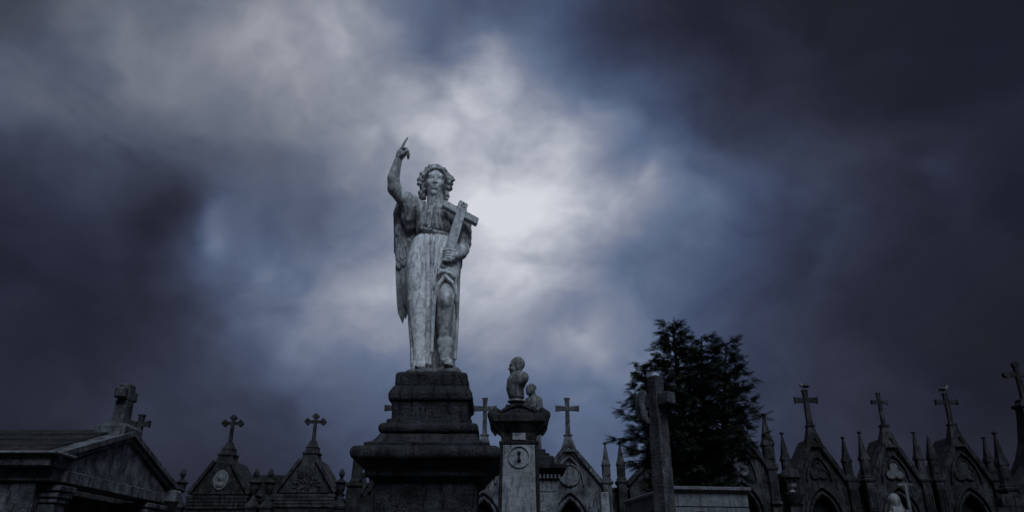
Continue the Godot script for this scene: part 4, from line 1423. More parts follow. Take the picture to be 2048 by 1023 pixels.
	for n in 2:
		var X: float = [-10.53, -7.42][n]
		var by: float = [4.27, 4.33][n]
		t = thing("classical_chapel", names[n], "chapel", Vector3(X, 0, -28.0), 0.0, "classical chapels with stepped spires")
		var mt: Material = [M.chapel_c, M.chapel_b][n]
		s = S()
		cbox(s, Vector3(0, (by - 0.5) * 0.5, -1.4), Vector3(3.0, by - 0.5, 2.8), 0.02)
		part(t, "wall", s, M.dark_stone)
		for i in 4:
			s = S()
			cbox(s, Vector3(0, by - 0.44 + i * 0.115, -1.2 + 0.015 * i), Vector3(2.16 + (0.05 if i % 2 else 0.0), 0.108, 2.5), 0.012)
			part(t, "entablature_course", s, mt)
		s = S()
		prism(s, P2([[-1.05, by + 0.02], [1.05, by + 0.02], [0.3, by + 1.12], [-0.3, by + 1.12]]), -1.6, -0.06)
		part(t, "pediment", s, M.dark_stone if n == 0 else mt)
		for sg in [-1.0, 1.0]:
			s = S()
			band(s, P2([[sg * 1.08, by + 0.03], [sg * 0.3, by + 1.17]]), 0.11, -1.62, 0.04)
			part(t, "raking_moulding", s, mt)
		if n == 0:
			s = S()
			lathe(s, [Vector2(0.0, 0.06), Vector2(0.28, 0.05), Vector2(0.30, 0.0)], 24, Transform3D(Basis(Vector3.RIGHT, PI * 0.5), Vector3(0, by + 0.5, -0.06)), 0.95, 1.2)
			var pq := part(t, "portrait_medallion", s, M.grey_marble, "pale oval portrait medallion")
			var hv := Vol.new(Vector3(-0.25, -0.3, -0.05), Vector3(0.25, 0.3, 0.16), 0.016)
			hv.ell(Vector3(0, 0.07, 0.0), Vector3(0.10, 0.14, 0.07), Basis.IDENTITY, 0.02)
			hv.ell(Vector3(0, -0.16, 0.0), Vector3(0.17, 0.1, 0.05), Basis.IDENTITY, 0.04)
			hv.cone(Vector3(0, 0.07, 0.06), Vector3(0, 0.03, 0.08), 0.012, 0.018, 0.02)
			s = S()
			hv.mesh(s, Transform3D(Basis.IDENTITY, Vector3(0, by + 0.5, -0.01)), func(_p: Vector3, _n: Vector3) -> Color: return Color.WHITE)
			part(pq, "relief", s, M.grey_marble)
		else:
			var lr := RandomNumberGenerator.new()
			lr.seed = 33
			for i in 26:
				s = S()
				var a := lr.randf() * TAU
				var q := Vector2(lr.randf_range(-0.5, 0.5), 0.0)
				q.y = lr.randf_range(0.12, 0.85 - absf(q.x) * 1.0)
				lathe(s, [Vector2(0, 0.12), Vector2(0.035, 0.05), Vector2(0.03, -0.04), Vector2(0, -0.1)], 6, Transform3D(Basis(Vector3.BACK, a), Vector3(q.x, by + q.y, -0.045)))
				part(t, "carved_leaf", s, mt)
		# stepped spire
		s = S()
		var y0 := by + 1.10
		block(s, [Vector2(0.36, y0 - 0.05), Vector2(0.36, y0 + 0.04), Vector2(0.31, y0 + 0.06), Vector2(0.265, y0 + 0.28), Vector2(0.305, y0 + 0.30), Vector2(0.305, y0 + 0.35), Vector2(0.235, y0 + 0.38), Vector2(0.205, y0 + 0.52), Vector2(0.225, y0 + 0.54), Vector2(0.17, y0 + 0.62), Vector2(0.12, y0 + 0.72), Vector2(0.10, y0 + 0.80)], Transform3D(Basis.IDENTITY, Vector3(0, 0, -0.45)), 0.0, 1.0, 3, 0.015, 20 + n)
		part(t, "stepped_spire", s, mt)
		s = S()
		cross_shape(s, 0.92, 0.72, 0.29, 0.105, 0.10, "trefoil", Transform3D(Basis.IDENTITY, Vector3(0, y0 + 0.79, -0.45)))
		part(t, "roof_cross", s, mt)
	# urns on the corner piers
	var ul := ["dark lidded stone urn between the mausoleum and the chapel with the oval portrait", "lidded stone urn right beside the oval-portrait pediment, facing the foliage chapel", "lidded stone urn beside the carved-foliage pediment, on the portrait chapel side", "lidded stone urn at the chapel with carved foliage, beside the draped column tomb"]
	var ux := [-11.90, -9.24, -8.72, -6.15]
	for i in 4:
		t = thing("stone_urn", ul[i], "urn", Vector3(ux[i], 0, -27.9), 0.0, "lidded urns on the chapel corners")
		s = S()
		cbox(s, Vector3(0, 1.875, -0.1), Vector3(0.42, 3.75, 0.42), 0.02)
		block(s, [Vector2(0.22, 3.75), Vector2(0.25, 3.80), Vector2(0.25, 3.86), Vector2(0.19, 3.90), Vector2(0.10, 4.06), Vector2(0.06, 4.2)], Transform3D(Basis.IDENTITY, Vector3(0, 0, -0.1)), 0.0, 1.0, 2, 0.006, 50 + i)
		part(t, "corner_pier", s, M.chapel_c)
		s = S()
		lathe(s, [Vector2(0.05, 4.18), Vector2(0.055, 4.26), Vector2(0.11, 4.36), Vector2(0.155, 4.46), Vector2(0.17, 4.56), Vector2(0.175, 4.64), Vector2(0.235, 4.665), Vector2(0.24, 4.69), Vector2(0.19, 4.70), Vector2(0.12, 4.76), Vector2(0.07, 4.80)], 20, Transform3D(Basis.IDENTITY, Vector3(0, 0, -0.1)))
		part(t, "bowl", s, M.chapel_c)
		s = S()
		lathe(s, [Vector2(0.06, 4.80), Vector2(0.075, 4.84), Vector2(0.05, 4.865), Vector2(0.09, 4.91), Vector2(0.108, 4.97), Vector2(0.10, 5.03), Vector2(0.06, 5.12), Vector2(0.0, 5.19)], 16, Transform3D(Basis.IDENTITY, Vector3(0, 0, -0.1)))
		part(t, "lid_finial", s, M.chapel_c)
	# low roof seen between the urns
	t = thing("low_tomb", "low dark tomb with a sloping roof behind the urn", "tomb", Vector3(-10.1, 0, -33.0))
	s = S()
	cbox(s, Vector3(0, 2.2, 0), Vector3(2.4, 4.4, 3.0), 0.02)
	part(t, "wall", s, M.chapel_c)
	s = S()
	prism(s, P2([[-1.35, 4.4], [1.35, 4.4], [1.0, 5.35], [-1.0, 5.35]]), -1.6, 1.6)
	part(t, "roof", s, M.slate)
	# tomb with a broken column beside the pedestal
	t = thing("column_tomb", "dark tomb with a broken draped column, behind the angel's pedestal", "tomb", Vector3(-3.47, 0, -18.0))
	s = S()
	cbox(s, Vector3(0.02, 1.72, 0), Vector3(0.62, 3.44, 0.62), 0.02)
	block(s, [Vector2(0.3, 3.44), Vector2(0.335, 3.48), Vector2(0.335, 3.54), Vector2(0.2, 3.56)], Transform3D(Basis.IDENTITY, Vector3(0.02, 0, 0)), 0.0, 1.0, 2, 0.005, 70)
	part(t, "tomb_body", s, M.dark_stone)
	s = S()
	lathe(s, [Vector2(0.17, 3.55), Vector2(0.17, 3.60), Vector2(0.135, 3.65), Vector2(0.125, 3.9), Vector2(0.118, 4.15), Vector2(0.10, 4.22), Vector2(0.0, 4.24)], 16, Transform3D(Basis.IDENTITY, Vector3(-0.13, 0, 0)))
	part(t, "broken_column", s, M.dark_stone)
	var dv := Vol.new(Vector3(-0.2, 3.2, 0.1), Vector3(0.5, 4.0, 0.6), 0.018)
	dv.chain([Vector3(0.02, 3.62, 0.28), Vector3(0.15, 3.75, 0.30), Vector3(0.27, 3.70, 0.32), Vector3(0.30, 3.55, 0.34), Vector3(0.24, 3.36, 0.36)], [0.05, 0.07, 0.08, 0.07, 0.04], 0.03)
	dv.chain([Vector3(0.10, 3.60, 0.30), Vector3(0.12, 3.45, 0.34), Vector3(0.08, 3.30, 0.35)], [0.05, 0.05, 0.03], 0.03)
	s = S()
	dv.mesh(s, Transform3D.IDENTITY, func(_p: Vector3, _n: Vector3) -> Color: return Color.WHITE)
	part(t, "carved_drapery", s, M.chapel_c)
	# a chapel cross that just shows past the pedestal
	t = thing("cross_pillar", "stone cross mostly hidden by the angel's pedestal, one arm showing", "cross", Vector3(-4.15, 0, -27.0))
	s = S()
	block(s, [Vector2(0.5, 0), Vector2(0.5, 4.6), Vector2(0.6, 4.7), Vector2(0.3, 5.3), Vector2(0.12, 6.2)], Transform3D.IDENTITY, 0.0, 1.0, 3, 0.01, 71)
	part(t, "pillar", s, M.chapel_b)
	s = S()
	cross_shape(s, 1.27, 0.98, 0.42, 0.15, 0.13, "flare", Transform3D(Basis.IDENTITY, Vector3(0, 6.18, 0)))
	part(t, "cross", s, M.chapel_b)

# ------------------------------------------------------------------ bust monument and tomb behind it
func middle() -> void:
	var cx := 0.098
	var white := func(v: float, warm := 0.0) -> Callable:
		return marble_tint(v, 0.05, warm)
	# pedestal of the bust
	var t := thing("bust_pedestal", "tall white marble pedestal with dark capital, corner shafts and a ring medallion", "pedestal", Vector3(cx, 0, -10.9))
	var s := S()
	block(s, [Vector2(0.36, 0), Vector2(0.36, 0.5), Vector2(0.33, 0.6)], Transform3D.IDENTITY, 0.01, 1.0, 4, 0.006, 80)
	part(t, "foot_block", s, M.dark_stone)
	s = S()
	block(s, [Vector2(0.285, 0.6), Vector2(0.262, 2.0), Vector2(0.245, 3.28)], Transform3D.IDENTITY, 0.0, 1.0, 6, 0.004, 81)
	part(t, "shaft", s, M.white_marble)
	for sx in [-1.0, 1.0]:
		for sz in [-1.0, 1.0]:
			s = S()
			tube(s, [Vector3(sx * 0.285, 0.6, sz * 0.285), Vector3(sx * 0.247, 3.28, sz * 0.247)], [0.028, 0.026], 10)
			part(t, "corner_shaft", s, M.dark_stone)
	s = S()
	block(s, [Vector2(0.245, 3.28), Vector2(0.278, 3.30), Vector2(0.278, 3.33), Vector2(0.25, 3.345), Vector2(0.25, 3.45), Vector2(0.27, 3.48), Vector2(0.33, 3.56), Vector2(0.37, 3.60), Vector2(0.37, 3.69), Vector2(0.34, 3.72)], Transform3D.IDENTITY, 0.01, 0.9, 6, 0.006, 82)
	part(t, "capital", s, M.dark_stone)
	s = S()
	cbox(s, Vector3(0.0, 3.395, 0.232), Vector3(0.19, 0.10, 0.04), 0.006)
	part(t, "name_panel", s, M.white_marble, "small pale panel under the capital")
	# curled corner leaves on the capital
	for sg in [-1.0, 1.0]:
		var lv := Vol.new(Vector3(-0.52, 3.3, 0.0), Vector3(0.52, 3.9, 0.45), 0.014)
		lv.chain([Vector3(sg * 0.27, 3.45, 0.20), Vector3(sg * 0.35, 3.58, 0.24), Vector3(sg * 0.385, 3.70, 0.25), Vector3(sg * 0.33, 3.755, 0.24), Vector3(sg * 0.26, 3.73, 0.24)], [0.035, 0.06, 0.065, 0.05, 0.035], 0.03)
		lv.chain([Vector3(sg * 0.385, 3.62, 0.22), Vector3(sg * 0.375, 3.50, 0.2), Vector3(sg * 0.33, 3.42, 0.2)], [0.03, 0.028, 0.018], 0.02)
		s = S()
		lv.mesh(s, Transform3D.IDENTITY, func(_p: Vector3, _n: Vector3) -> Color: return Color.WHITE)
		part(t, "corner_leaf", s, M.dark_stone)
	# curved crest and plinth under the bust
	s = S()
	var cr := PackedVector2Array()
	for i in 13:
		var f := -1.0 + i / 6.0
		cr.append(Vector2(f * 0.26, 3.725 + 0.10 * (1.0 - f * f)))
	prism(s, cr, 0.05, 0.30)
	band(s, cr, 0.035, 0.04, 0.325)
	part(t, "curved_crest", s, M.chapel_c)
	s = S()
	block(s, [Vector2(0.2, 3.722), Vector2(0.2, 3.80), Vector2(0.17, 3.84), Vector2(0.165, 3.865)], Transform3D(Basis.IDENTITY, Vector3(-0.02, 0, 0)), 0.01, 0.95, 3, 0.004, 83)
	part(t, "plinth", s, M.dark_stone)
	# medallion ring with a small knot
	s = S()
	band(s, circle2(Vector2(0.0, 3.12), 0.145, 28), 0.016, 0.2, 0.268, true)
	part(t, "medallion_ring", s, M.white_marble)
	s = S()
	cbox(s, Vector3(0.0, 3.17, 0.262), Vector3(0.045, 0.04, 0.035), 0.01)
	cbox(s, Vector3(0.0, 3.12, 0.262), Vector3(0.022, 0.055, 0.03), 0.006)
	cbox(s, Vector3(0.0, 3.075, 0.262), Vector3(0.05, 0.035, 0.035), 0.01)
	part(t, "medallion_knot", s, M.dark_stone)
	# ---- bust in profile, facing left
	t = thing("bust_statue", "dark stone bust of a short-haired man in a coat, seen in profile", "bust", Vector3(cx - 0.025, 3.862, -10.9))
	var v := Vol.new(Vector3(-0.26, -0.02, -0.26), Vector3(0.26, 0.82, 0.26), 0.0085)
	# head
	v.ell(Vector3(0.012, 0.640, 0.0), Vector3(0.108, 0.108, 0.085), Basis.IDENTITY, 0.02)
	v.ell(Vector3(-0.045, 0.565, 0.0), Vector3(0.062, 0.085, 0.062), Basis.IDENTITY, 0.03)
	v.ell(Vector3(-0.072, 0.508, 0.0), Vector3(0.03, 0.026, 0.034), Basis.IDENTITY, 0.025)
	v.chain([Vector3(-0.092, 0.615, 0.0), Vector3(-0.110, 0.575, 0.0), Vector3(-0.117, 0.562, 0.0)], [0.012, 0.015, 0.014], 0.015)
	v.cone(Vector3(-0.088, 0.628, -0.035), Vector3(-0.088, 0.628, 0.035), 0.018, 0.018, 0.02)
	v.cone(Vector3(-0.100, 0.537, -0.018), Vector3(-0.100, 0.537, 0.018), 0.010, 0.010, 0.008)
	v.cone(Vector3(-0.097, 0.522, -0.015), Vector3(-0.097, 0.522, 0.015), 0.010, 0.010, 0.008)
	for e in [-1.0, 1.0]:
		v.ell(Vector3(0.015, 0.575, 0.078 * e), Vector3(0.022, 0.036, 0.014), Basis.IDENTITY, 0.008)
		v.ell(Vector3(-0.095, 0.600, 0.036 * e), Vector3(0.016, 0.012, 0.02), Basis.IDENTITY, 0.01, true)
		v.ell(Vector3(-0.065, 0.55, 0.04 * e), Vector3(0.035, 0.035, 0.03), Basis.IDENTITY, 0.02)
	v.chain([Vector3(0.01, 0.535, 0.0), Vector3(0.012, 0.44, 0.0)], [0.062, 0.07], 0.03)
	# shoulders and chest, cut off above the elbows
	v.chain([Vector3(0.03, 0.40, -0.11), Vector3(0.03, 0.40, 0.11)], [0.085, 0.085], 0.05)
	v.ell(Vector3(0.085, 0.385, 0.15), Vector3(0.085, 0.10, 0.075), Basis(Vector3.BACK, -0.4), 0.05)
	v.ell(Vector3(0.05, 0.385, -0.15), Vector3(0.085, 0.10, 0.075), Basis.IDENTITY, 0.05)
	v.chain([Vector3(-0.02, 0.36, 0.0), Vector3(-0.03, 0.27, 0.0), Vector3(-0.012, 0.18, 0.0)], [0.13, 0.128, 0.118], 0.05)
	v.chain([Vector3(0.01, 0.33, 0.1), Vector3(-0.02, 0.2, 0.05)], [0.09, 0.09], 0.05)
	# collar, lapel
	v.chain([Vector3(0.075, 0.47, 0.03), Vector3(0.02, 0.455, 0.085), Vector3(-0.05, 0.41, 0.075), Vector3(-0.10, 0.345, 0.05), Vector3(-0.13, 0.27, 0.02)], [0.018, 0.022, 0.022, 0.020, 0.014], 0.005)
	v.chain([Vector3(-0.04, 0.40, 0.10), Vector3(-0.09, 0.32, 0.085), Vector3(-0.115, 0.22, 0.06)], [0.018, 0.020, 0.012], 0.012)
	v.chain([Vector3(0.05, 0.42, 0.14), Vector3(-0.01, 0.31, 0.15), Vector3(-0.05, 0.2, 0.11)], [0.010, 0.013, 0.010], 0.008, 1.0, true)
	# turned foot
	for q in [[0.165, 0.105, 0.02], [0.135, 0.118, 0.018], [0.075, 0.135, 0.035], [0.02, 0.105, 0.02]]:
		v.ell(Vector3(-0.005, q[0], 0.0), Vector3(q[1], q[2], q[1]), Basis.IDENTITY, 0.012)
	v.below(0.0)
	s = S()
	v.mesh(s, Transform3D.IDENTITY, marble_tint(0.27, 0.05))
	part(t, "bust_body", s, M.statue)
	# ---- stepped tomb with dentils, and a robed figure on it
	t = thing("dentil_tomb", "pale stone tomb with stepped top and dentilled cornice behind the bust pedestal", "tomb", Vector3(0.46, 0, -16.35))
	s = S()
	cbox(s, Vector3(0, 1.58, 0), Vector3(0.94, 3.16, 0.94), 0.01)
	part(t, "body", s, M.chapel_light)
	s = S()
	cbox(s, Vector3(0, 3.285, 0), Vector3(0.945, 0.235, 0.945), 0.01)
	part(t, "frieze", s, M.chapel_light)
	s = S()
	block(s, [Vector2(0.5, 3.405), Vector2(0.505, 3.50), Vector2(0.56, 3.555), Vector2(0.62, 3.59), Vector2(0.66, 3.62), Vector2(0.66, 3.69), Vector2(0.5, 3.70)], Transform3D.IDENTITY, 0.0, 1.0, 4, 0.004, 90)
	part(t, "cornice", s, M.dark_stone)
	for i in 14:
		s = S()
		cbox(s, Vector3(-0.50 + i * 0.077, 3.465, 0.53), Vector3(0.042, 0.085, 0.06), 0.005)
		part(t, "dentil", s, M.chapel_light)
	s = S()
	block(s, [Vector2(0.43, 3.70), Vector2(0.41, 3.88), Vector2(0.38, 3.90)], Transform3D.IDENTITY, 0.0, 1.0, 3, 0.006, 91)
	part(t, "lower_step", s, M.chapel_c)
	s = S()
	block(s, [Vector2(0.33, 3.90), Vector2(0.32, 3.96), Vector2(0.25, 3.97), Vector2(0.24, 4.05), Vector2(0.2, 4.06)], Transform3D.IDENTITY, 0.0, 1.0, 3, 0.006, 92)
	part(t, "upper_step", s, M.chapel_c)
	t = thing("robed_statue", "robed stone figure with bowed head standing on the dentilled tomb", "statue", Vector3(0.46, 4.058, -16.35))
	v = Vol.new(Vector3(-0.36, -0.02, -0.3), Vector3(0.36, 1.5, 0.32), 0.012)
	v.ell(Vector3(-0.03, 1.30, 0.06), Vector3(0.105, 0.115, 0.105), Basis.IDENTITY, 0.02)
	v.ell(Vector3(-0.05, 1.235, 0.10), Vector3(0.06, 0.07, 0.06), Basis.IDENTITY, 0.03)
	v.cone(Vector3(0.015, 1.2, 0.02), Vector3(0.03, 1.1, 0.0), 0.06, 0.07, 0.03)
	for i in 22:
		var a := i * 2.4
		v.ell(Vector3(-0.02, 1.32, 0.04) + Vector3(cos(a) * 0.1 * sqrt(1.0 - pow(i / 22.0, 2.0)), 0.005 + 0.1 * i / 22.0, sin(a) * 0.095 * sqrt(1.0 - pow(i / 22.0, 2.0))), Vector3(0.026, 0.026, 0.026), Basis.IDENTITY, 0.008)
	v.chain([Vector3(-0.11, 1.05, 0.0), Vector3(0.13, 1.06, 0.0)], [0.085, 0.085], 0.05)
	v.chain([Vector3(0.01, 1.02, 0.0), Vector3(0.01, 0.75, 0.0), Vector3(0.0, 0.4, 0.0), Vector3(0.0, 0.0, 0.0)], [0.16, 0.155, 0.15, 0.165], 0.05, 0.85)
	v.chain([Vector3(-0.13, 1.04, 0.02), Vector3(-0.17, 0.86, 0.05), Vector3(-0.08, 0.78, 0.17), Vector3(0.02, 0.80, 0.19)], [0.075, 0.07, 0.055, 0.035], 0.03)
	v.chain([Vector3(0.15, 1.04, 0.02), Vector3(0.19, 0.84, 0.05), Vector3(0.10, 0.74, 0.17), Vector3(0.0, 0.76, 0.20)], [0.08, 0.075, 0.055, 0.035], 0.03)
	for i in 9:
		var a := -0.2 + i * 0.44
		var x := -cos(a) * 0.15
		var z := sin(a) * 0.13
		v.chain([Vector3(x * 0.8, 0.85, z + 0.01), Vector3(x * 1.0, 0.5, z + 0.012), Vector3(x * 1.12, 0.0, z + 0.02)], [0.02, 0.026, 0.024], 0.02)
	for i in 5:
		v.chain([Vector3(-0.12 + i * 0.01, 0.98 - i * 0.06, 0.10), Vector3(0.0, 0.90 - i * 0.055, 0.175), Vector3(0.13, 0.93 - i * 0.05, 0.13)], [0.012, 0.016, 0.012], 0.015)
	v.below(0.0)
	s = S()
	v.mesh(s, Transform3D(Basis(Vector3.UP, -0.45), Vector3.ZERO), marble_tint(0.24, 0.1))
	part(t, "figure", s, M.statue)
	# plain white slab
	t = thing("white_stele", "plain upright white marble slab in front of the gothic chapels", "gravestone", Vector3(1.53, 0, -13.0))
	s = S()
	cbox(s, Vector3(0, 1.435, 0), Vector3(0.136, 2.87, 0.2), 0.012)
	part(t, "slab", s, M.white_marble)
	s = S()
	cbox(s, Vector3(0, 0.12, 0), Vector3(0.4, 0.24, 0.5), 0.02)
	part(t, "base", s, M.granite)

# ------------------------------------------------------------------ right of the angel, near things
func right_side() -> void:
	# cross on a tapering post
	var t := thing("post_cross", "dark stone cross with a carved drape on a tapering post before the conifer", "cross", Vector3(1.36, 0, -7.0), deg_to_rad(-56.0))
	var s := S()
	block(s, [Vector2(0.22, 0), Vector2(0.22, 0.5), Vector2(0.13, 0.6)], Transform3D.IDENTITY, 0.01, 1.0, 3, 0.006, 100)
	part(t, "foot_block", s, M.post_stone)
	s = S()
	block(s, [Vector2(0.092, 0.6), Vector2(0.074, 2.1), Vector2(0.066, 2.93)], Transform3D.IDENTITY, 0.006, 0.9, 12, 0.005, 101)
	part(t, "post", s, M.post_stone)
	s = S()
	cbox(s, Vector3(0, 3.13, 0), Vector3(0.118, 0.42, 0.11), 0.008)
	for sg in [-1.0, 1.0]:
		cbox(s, Vector3(sg * 0.128, 3.105, 0), Vector3(0.136, 0.112, 0.104), 0.008)
	part(t, "cross", s, M.post_stone)
	var v := Vol.new(Vector3(-0.3, 2.8, -0.15), Vector3(0.1, 3.3, 0.2), 0.009)
	v.chain([Vector3(-0.10, 3.17, 0.03), Vector3(-0.12, 3.19, 0.065), Vector3(-0.12, 3.08, 0.085), Vector3(-0.09, 2.95, 0.085), Vector3(-0.06, 2.91, 0.07)], [0.03, 0.035, 0.035, 0.035, 0.025], 0.02)
	v.chain([Vector3(-0.17, 3.17, 0.03), Vector3(-0.18, 3.18, 0.06), Vector3(-0.18, 3.06, 0.075), Vector3(-0.14, 2.95, 0.08)], [0.025, 0.028, 0.03, 0.03], 0.015)
	v.chain([Vector3(-0.13, 3.16, -0.05), Vector3(-0.14, 3.06, -0.075), Vector3(-0.10, 2.98, -0.06)], [0.03, 0.03, 0.02], 0.015)
	s = S()
	v.mesh(s, Transform3D.IDENTITY, func(_p: Vector3, _n: Vector3) -> Color: return Color.WHITE)
	part(t, "carved_drape", s, M.post_stone)
	# white burial vault
	t = thing("white_vault", "low white marble burial vault with a moulded cap behind the post cross", "vault", Vector3(3.08, 0, -15.0), deg_to_rad(9.0))
	var w := 1.53
	var dp := 3.0
	var wr := RandomNumberGenerator.new()
	wr.seed = 3
	# front slabs with an arched opening between the lower ones
	s = S()
	cbox(s, Vector3(w * 0.5, 2.945, -dp * 0.5), Vector3(w, 0.25, dp), 0.006)
	part(t, "upper_slab", s, M.vault_marble)
	for r in 3:
		var y0 := 2.815 - (r + 1) * 0.94
		var hh := 0.93
		s = S()
		if r == 0:
			var pl := PackedVector2Array([Vector2(0, y0), Vector2(0, y0 + hh), Vector2(w, y0 + hh), Vector2(w, y0), Vector2(0.77, y0)])
			for i in 9:
				var a := PI * i / 8.0
				pl.append(Vector2(0.56 + 0.21 * cos(a), y0 + hh - 0.16 + 0.09 * sin(a)))
			pl.append(Vector2(0.35, y0))
			prism(s, pl, -0.2, 0.0)
		else:
			cbox(s, Vector3(w * 0.5, y0 + hh * 0.5, -0.1), Vector3(w, hh, 0.2), 0.006)
		part(t, "front_slab", s, M.vault_marble)
		for i in 2:
			s = S()
			cbox(s, Vector3(0.1, y0 + hh * 0.5, -0.205 - dp * 0.232 - i * dp * 0.465), Vector3(0.2, hh, dp * 0.46), 0.006)
			part(t, "side_slab", s, M.vault_marble)
		s = S()
		cbox(s, Vector3(w - 0.1, y0 + hh * 0.5, -0.205 - dp * 0.46), Vector3(0.2, hh, dp * 0.92), 0.006)
		part(t, "side_slab", s, M.vault_marble)
	s = S()
	cbox(s, Vector3(w * 0.5, 1.4, -0.24), Vector3(w - 0.42, 2.8, 0.06), 0.006)
	part(t, "grave_door", s, M.door)
	s = S()
	block(s, [Vector2(w * 0.5, 3.072), Vector2(w * 0.5 + 0.012, 3.085), Vector2(w * 0.5 + 0.02, 3.11), Vector2(w * 0.5 + 0.045, 3.125), Vector2(w * 0.5 + 0.045, 3.17), Vector2(w * 0.5 + 0.03, 3.185), Vector2(0.3, 3.22)], Transform3D(Basis.IDENTITY, Vector3(w * 0.5, 0, -dp * 0.5)), 0.0, dp / w, 6, 0.004, 110)
	part(t, "cap", s, M.vault_marble)
	# lantern post
	t = thing("lantern_post", "dark stone post with a domed lantern head between the gothic chapels", "lantern post", Vector3(7.18, 0, -20.0))
	s = S()
	block(s, [Vector2(0.24, 0), Vector2(0.24, 0.4), Vector2(0.17, 0.5), Vector2(0.16, 3.2), Vector2(0.2, 3.26)], Transform3D.IDENTITY, 0.02, 1.0, 3, 0.008, 120)
	part(t, "post", s, M.chapel_c)
	s = S()
	lathe(s, [Vector2(0.16, 3.24), Vector2(0.2, 3.30), Vector2(0.25, 3.42), Vector2(0.28, 3.50), Vector2(0.28, 3.55), Vector2(0.2, 3.56), Vector2(0.0, 3.57)], 16)
	part(t, "bracket", s, M.dark_stone)
	for k in 4:
		s = S()
		var a := PI * 0.25 + PI * 0.5 * k
		tube(s, [Vector3(cos(a) * 0.2, 3.55, sin(a) * 0.2), Vector3(cos(a) * 0.2, 3.92, sin(a) * 0.2)], [0.028, 0.028], 8)
		part(t, "column", s, M.dark_stone)
	s = S()
	lathe(s, [Vector2(0.0, 3.56), Vector2(0.1, 3.57), Vector2(0.05, 3.62), Vector2(0.12, 3.70), Vector2(0.13, 3.78), Vector2(0.06, 3.82), Vector2(0.09, 3.88), Vector2(0.0, 3.92)], 14)
	part(t, "inner_urn", s, M.white_marble, "pale little urn inside the lantern head")
	s = S()
	lathe(s, [Vector2(0.0, 3.90), Vector2(0.27, 3.91), Vector2(0.27, 3.95), Vector2(0.25, 4.0), Vector2(0.2, 4.08), Vector2(0.1, 4.15), Vector2(0.03, 4.17), Vector2(0.0, 4.2)], 18)
	part(t, "dome", s, M.chapel_c)
	# white shrouded figure with a tall thin cross
	t = thing("shrouded_statue", "pale shrouded marble figure holding a tall thin cross before the chapels", "statue", Vector3(7.84, 0, -16.0))
	s = S()
	block(s, [Vector2(0.35, 0), Vector2(0.35, 1.2), Vector2(0.4, 1.28), Vector2(0.4, 1.36), Vector2(0.28, 1.4)], Transform3D.IDENTITY, 0.01, 1.0, 3, 0.006, 130)
	part(t, "plinth", s, M.granite)
	v = Vol.new(Vector3(-0.36, 1.3, -0.3), Vector3(0.36, 3.25, 0.32), 0.016)
	v.ell(Vector3(-0.05, 3.02, 0.03), Vector3(0.105, 0.13, 0.11), Basis.IDENTITY, 0.03)
	v.ell(Vector3(-0.06, 2.98, 0.10), Vector3(0.05, 0.07, 0.04), Basis.IDENTITY, 0.02)
	v.chain([Vector3(-0.05, 2.98, 0.0), Vector3(-0.02, 2.78, 0.0), Vector3(0.0, 2.5, 0.0), Vector3(0.0, 2.0, 0.0), Vector3(0.0, 1.4, 0.0)], [0.12, 0.16, 0.19, 0.2, 0.24], 0.05, 0.85)
	v.chain([Vector3(0.14, 2.76, 0.03), Vector3(0.18, 2.55, 0.1), Vector3(0.13, 2.6, 0.2)], [0.07, 0.06, 0.035], 0.03)
	v.chain([Vector3(-0.17, 2.72, 0.03), Vector3(-0.18, 2.45, 0.1), Vector3(0.02, 2.42, 0.2)], [0.07, 0.06, 0.035], 0.03)
	for i in 8:
		var x := -0.17 + i * 0.048
		v.chain([Vector3(x * 0.7 - 0.02, 2.85, 0.10), Vector3(x, 2.4, 0.15), Vector3(x * 1.2, 1.4, 0.19)], [0.015, 0.022, 0.026], 0.02)
	v.below(1.395)
	s = S()
	v.mesh(s, Transform3D.IDENTITY, marble_tint(0.36, -0.1))
	part(t, "figure", s, M.statue)
	s = S()
	cbox(s, Vector3(0.135, 2.36, 0.215), Vector3(0.06, 1.93, 0.04), 0.006)
	for sg in [-1.0, 1.0]:
		cbox(s, Vector3(0.135 + sg * 0.092, 3.295, 0.215), Vector3(0.12, 0.05, 0.036), 0.006)
	part(t, "cross", s, M.chapel_light)

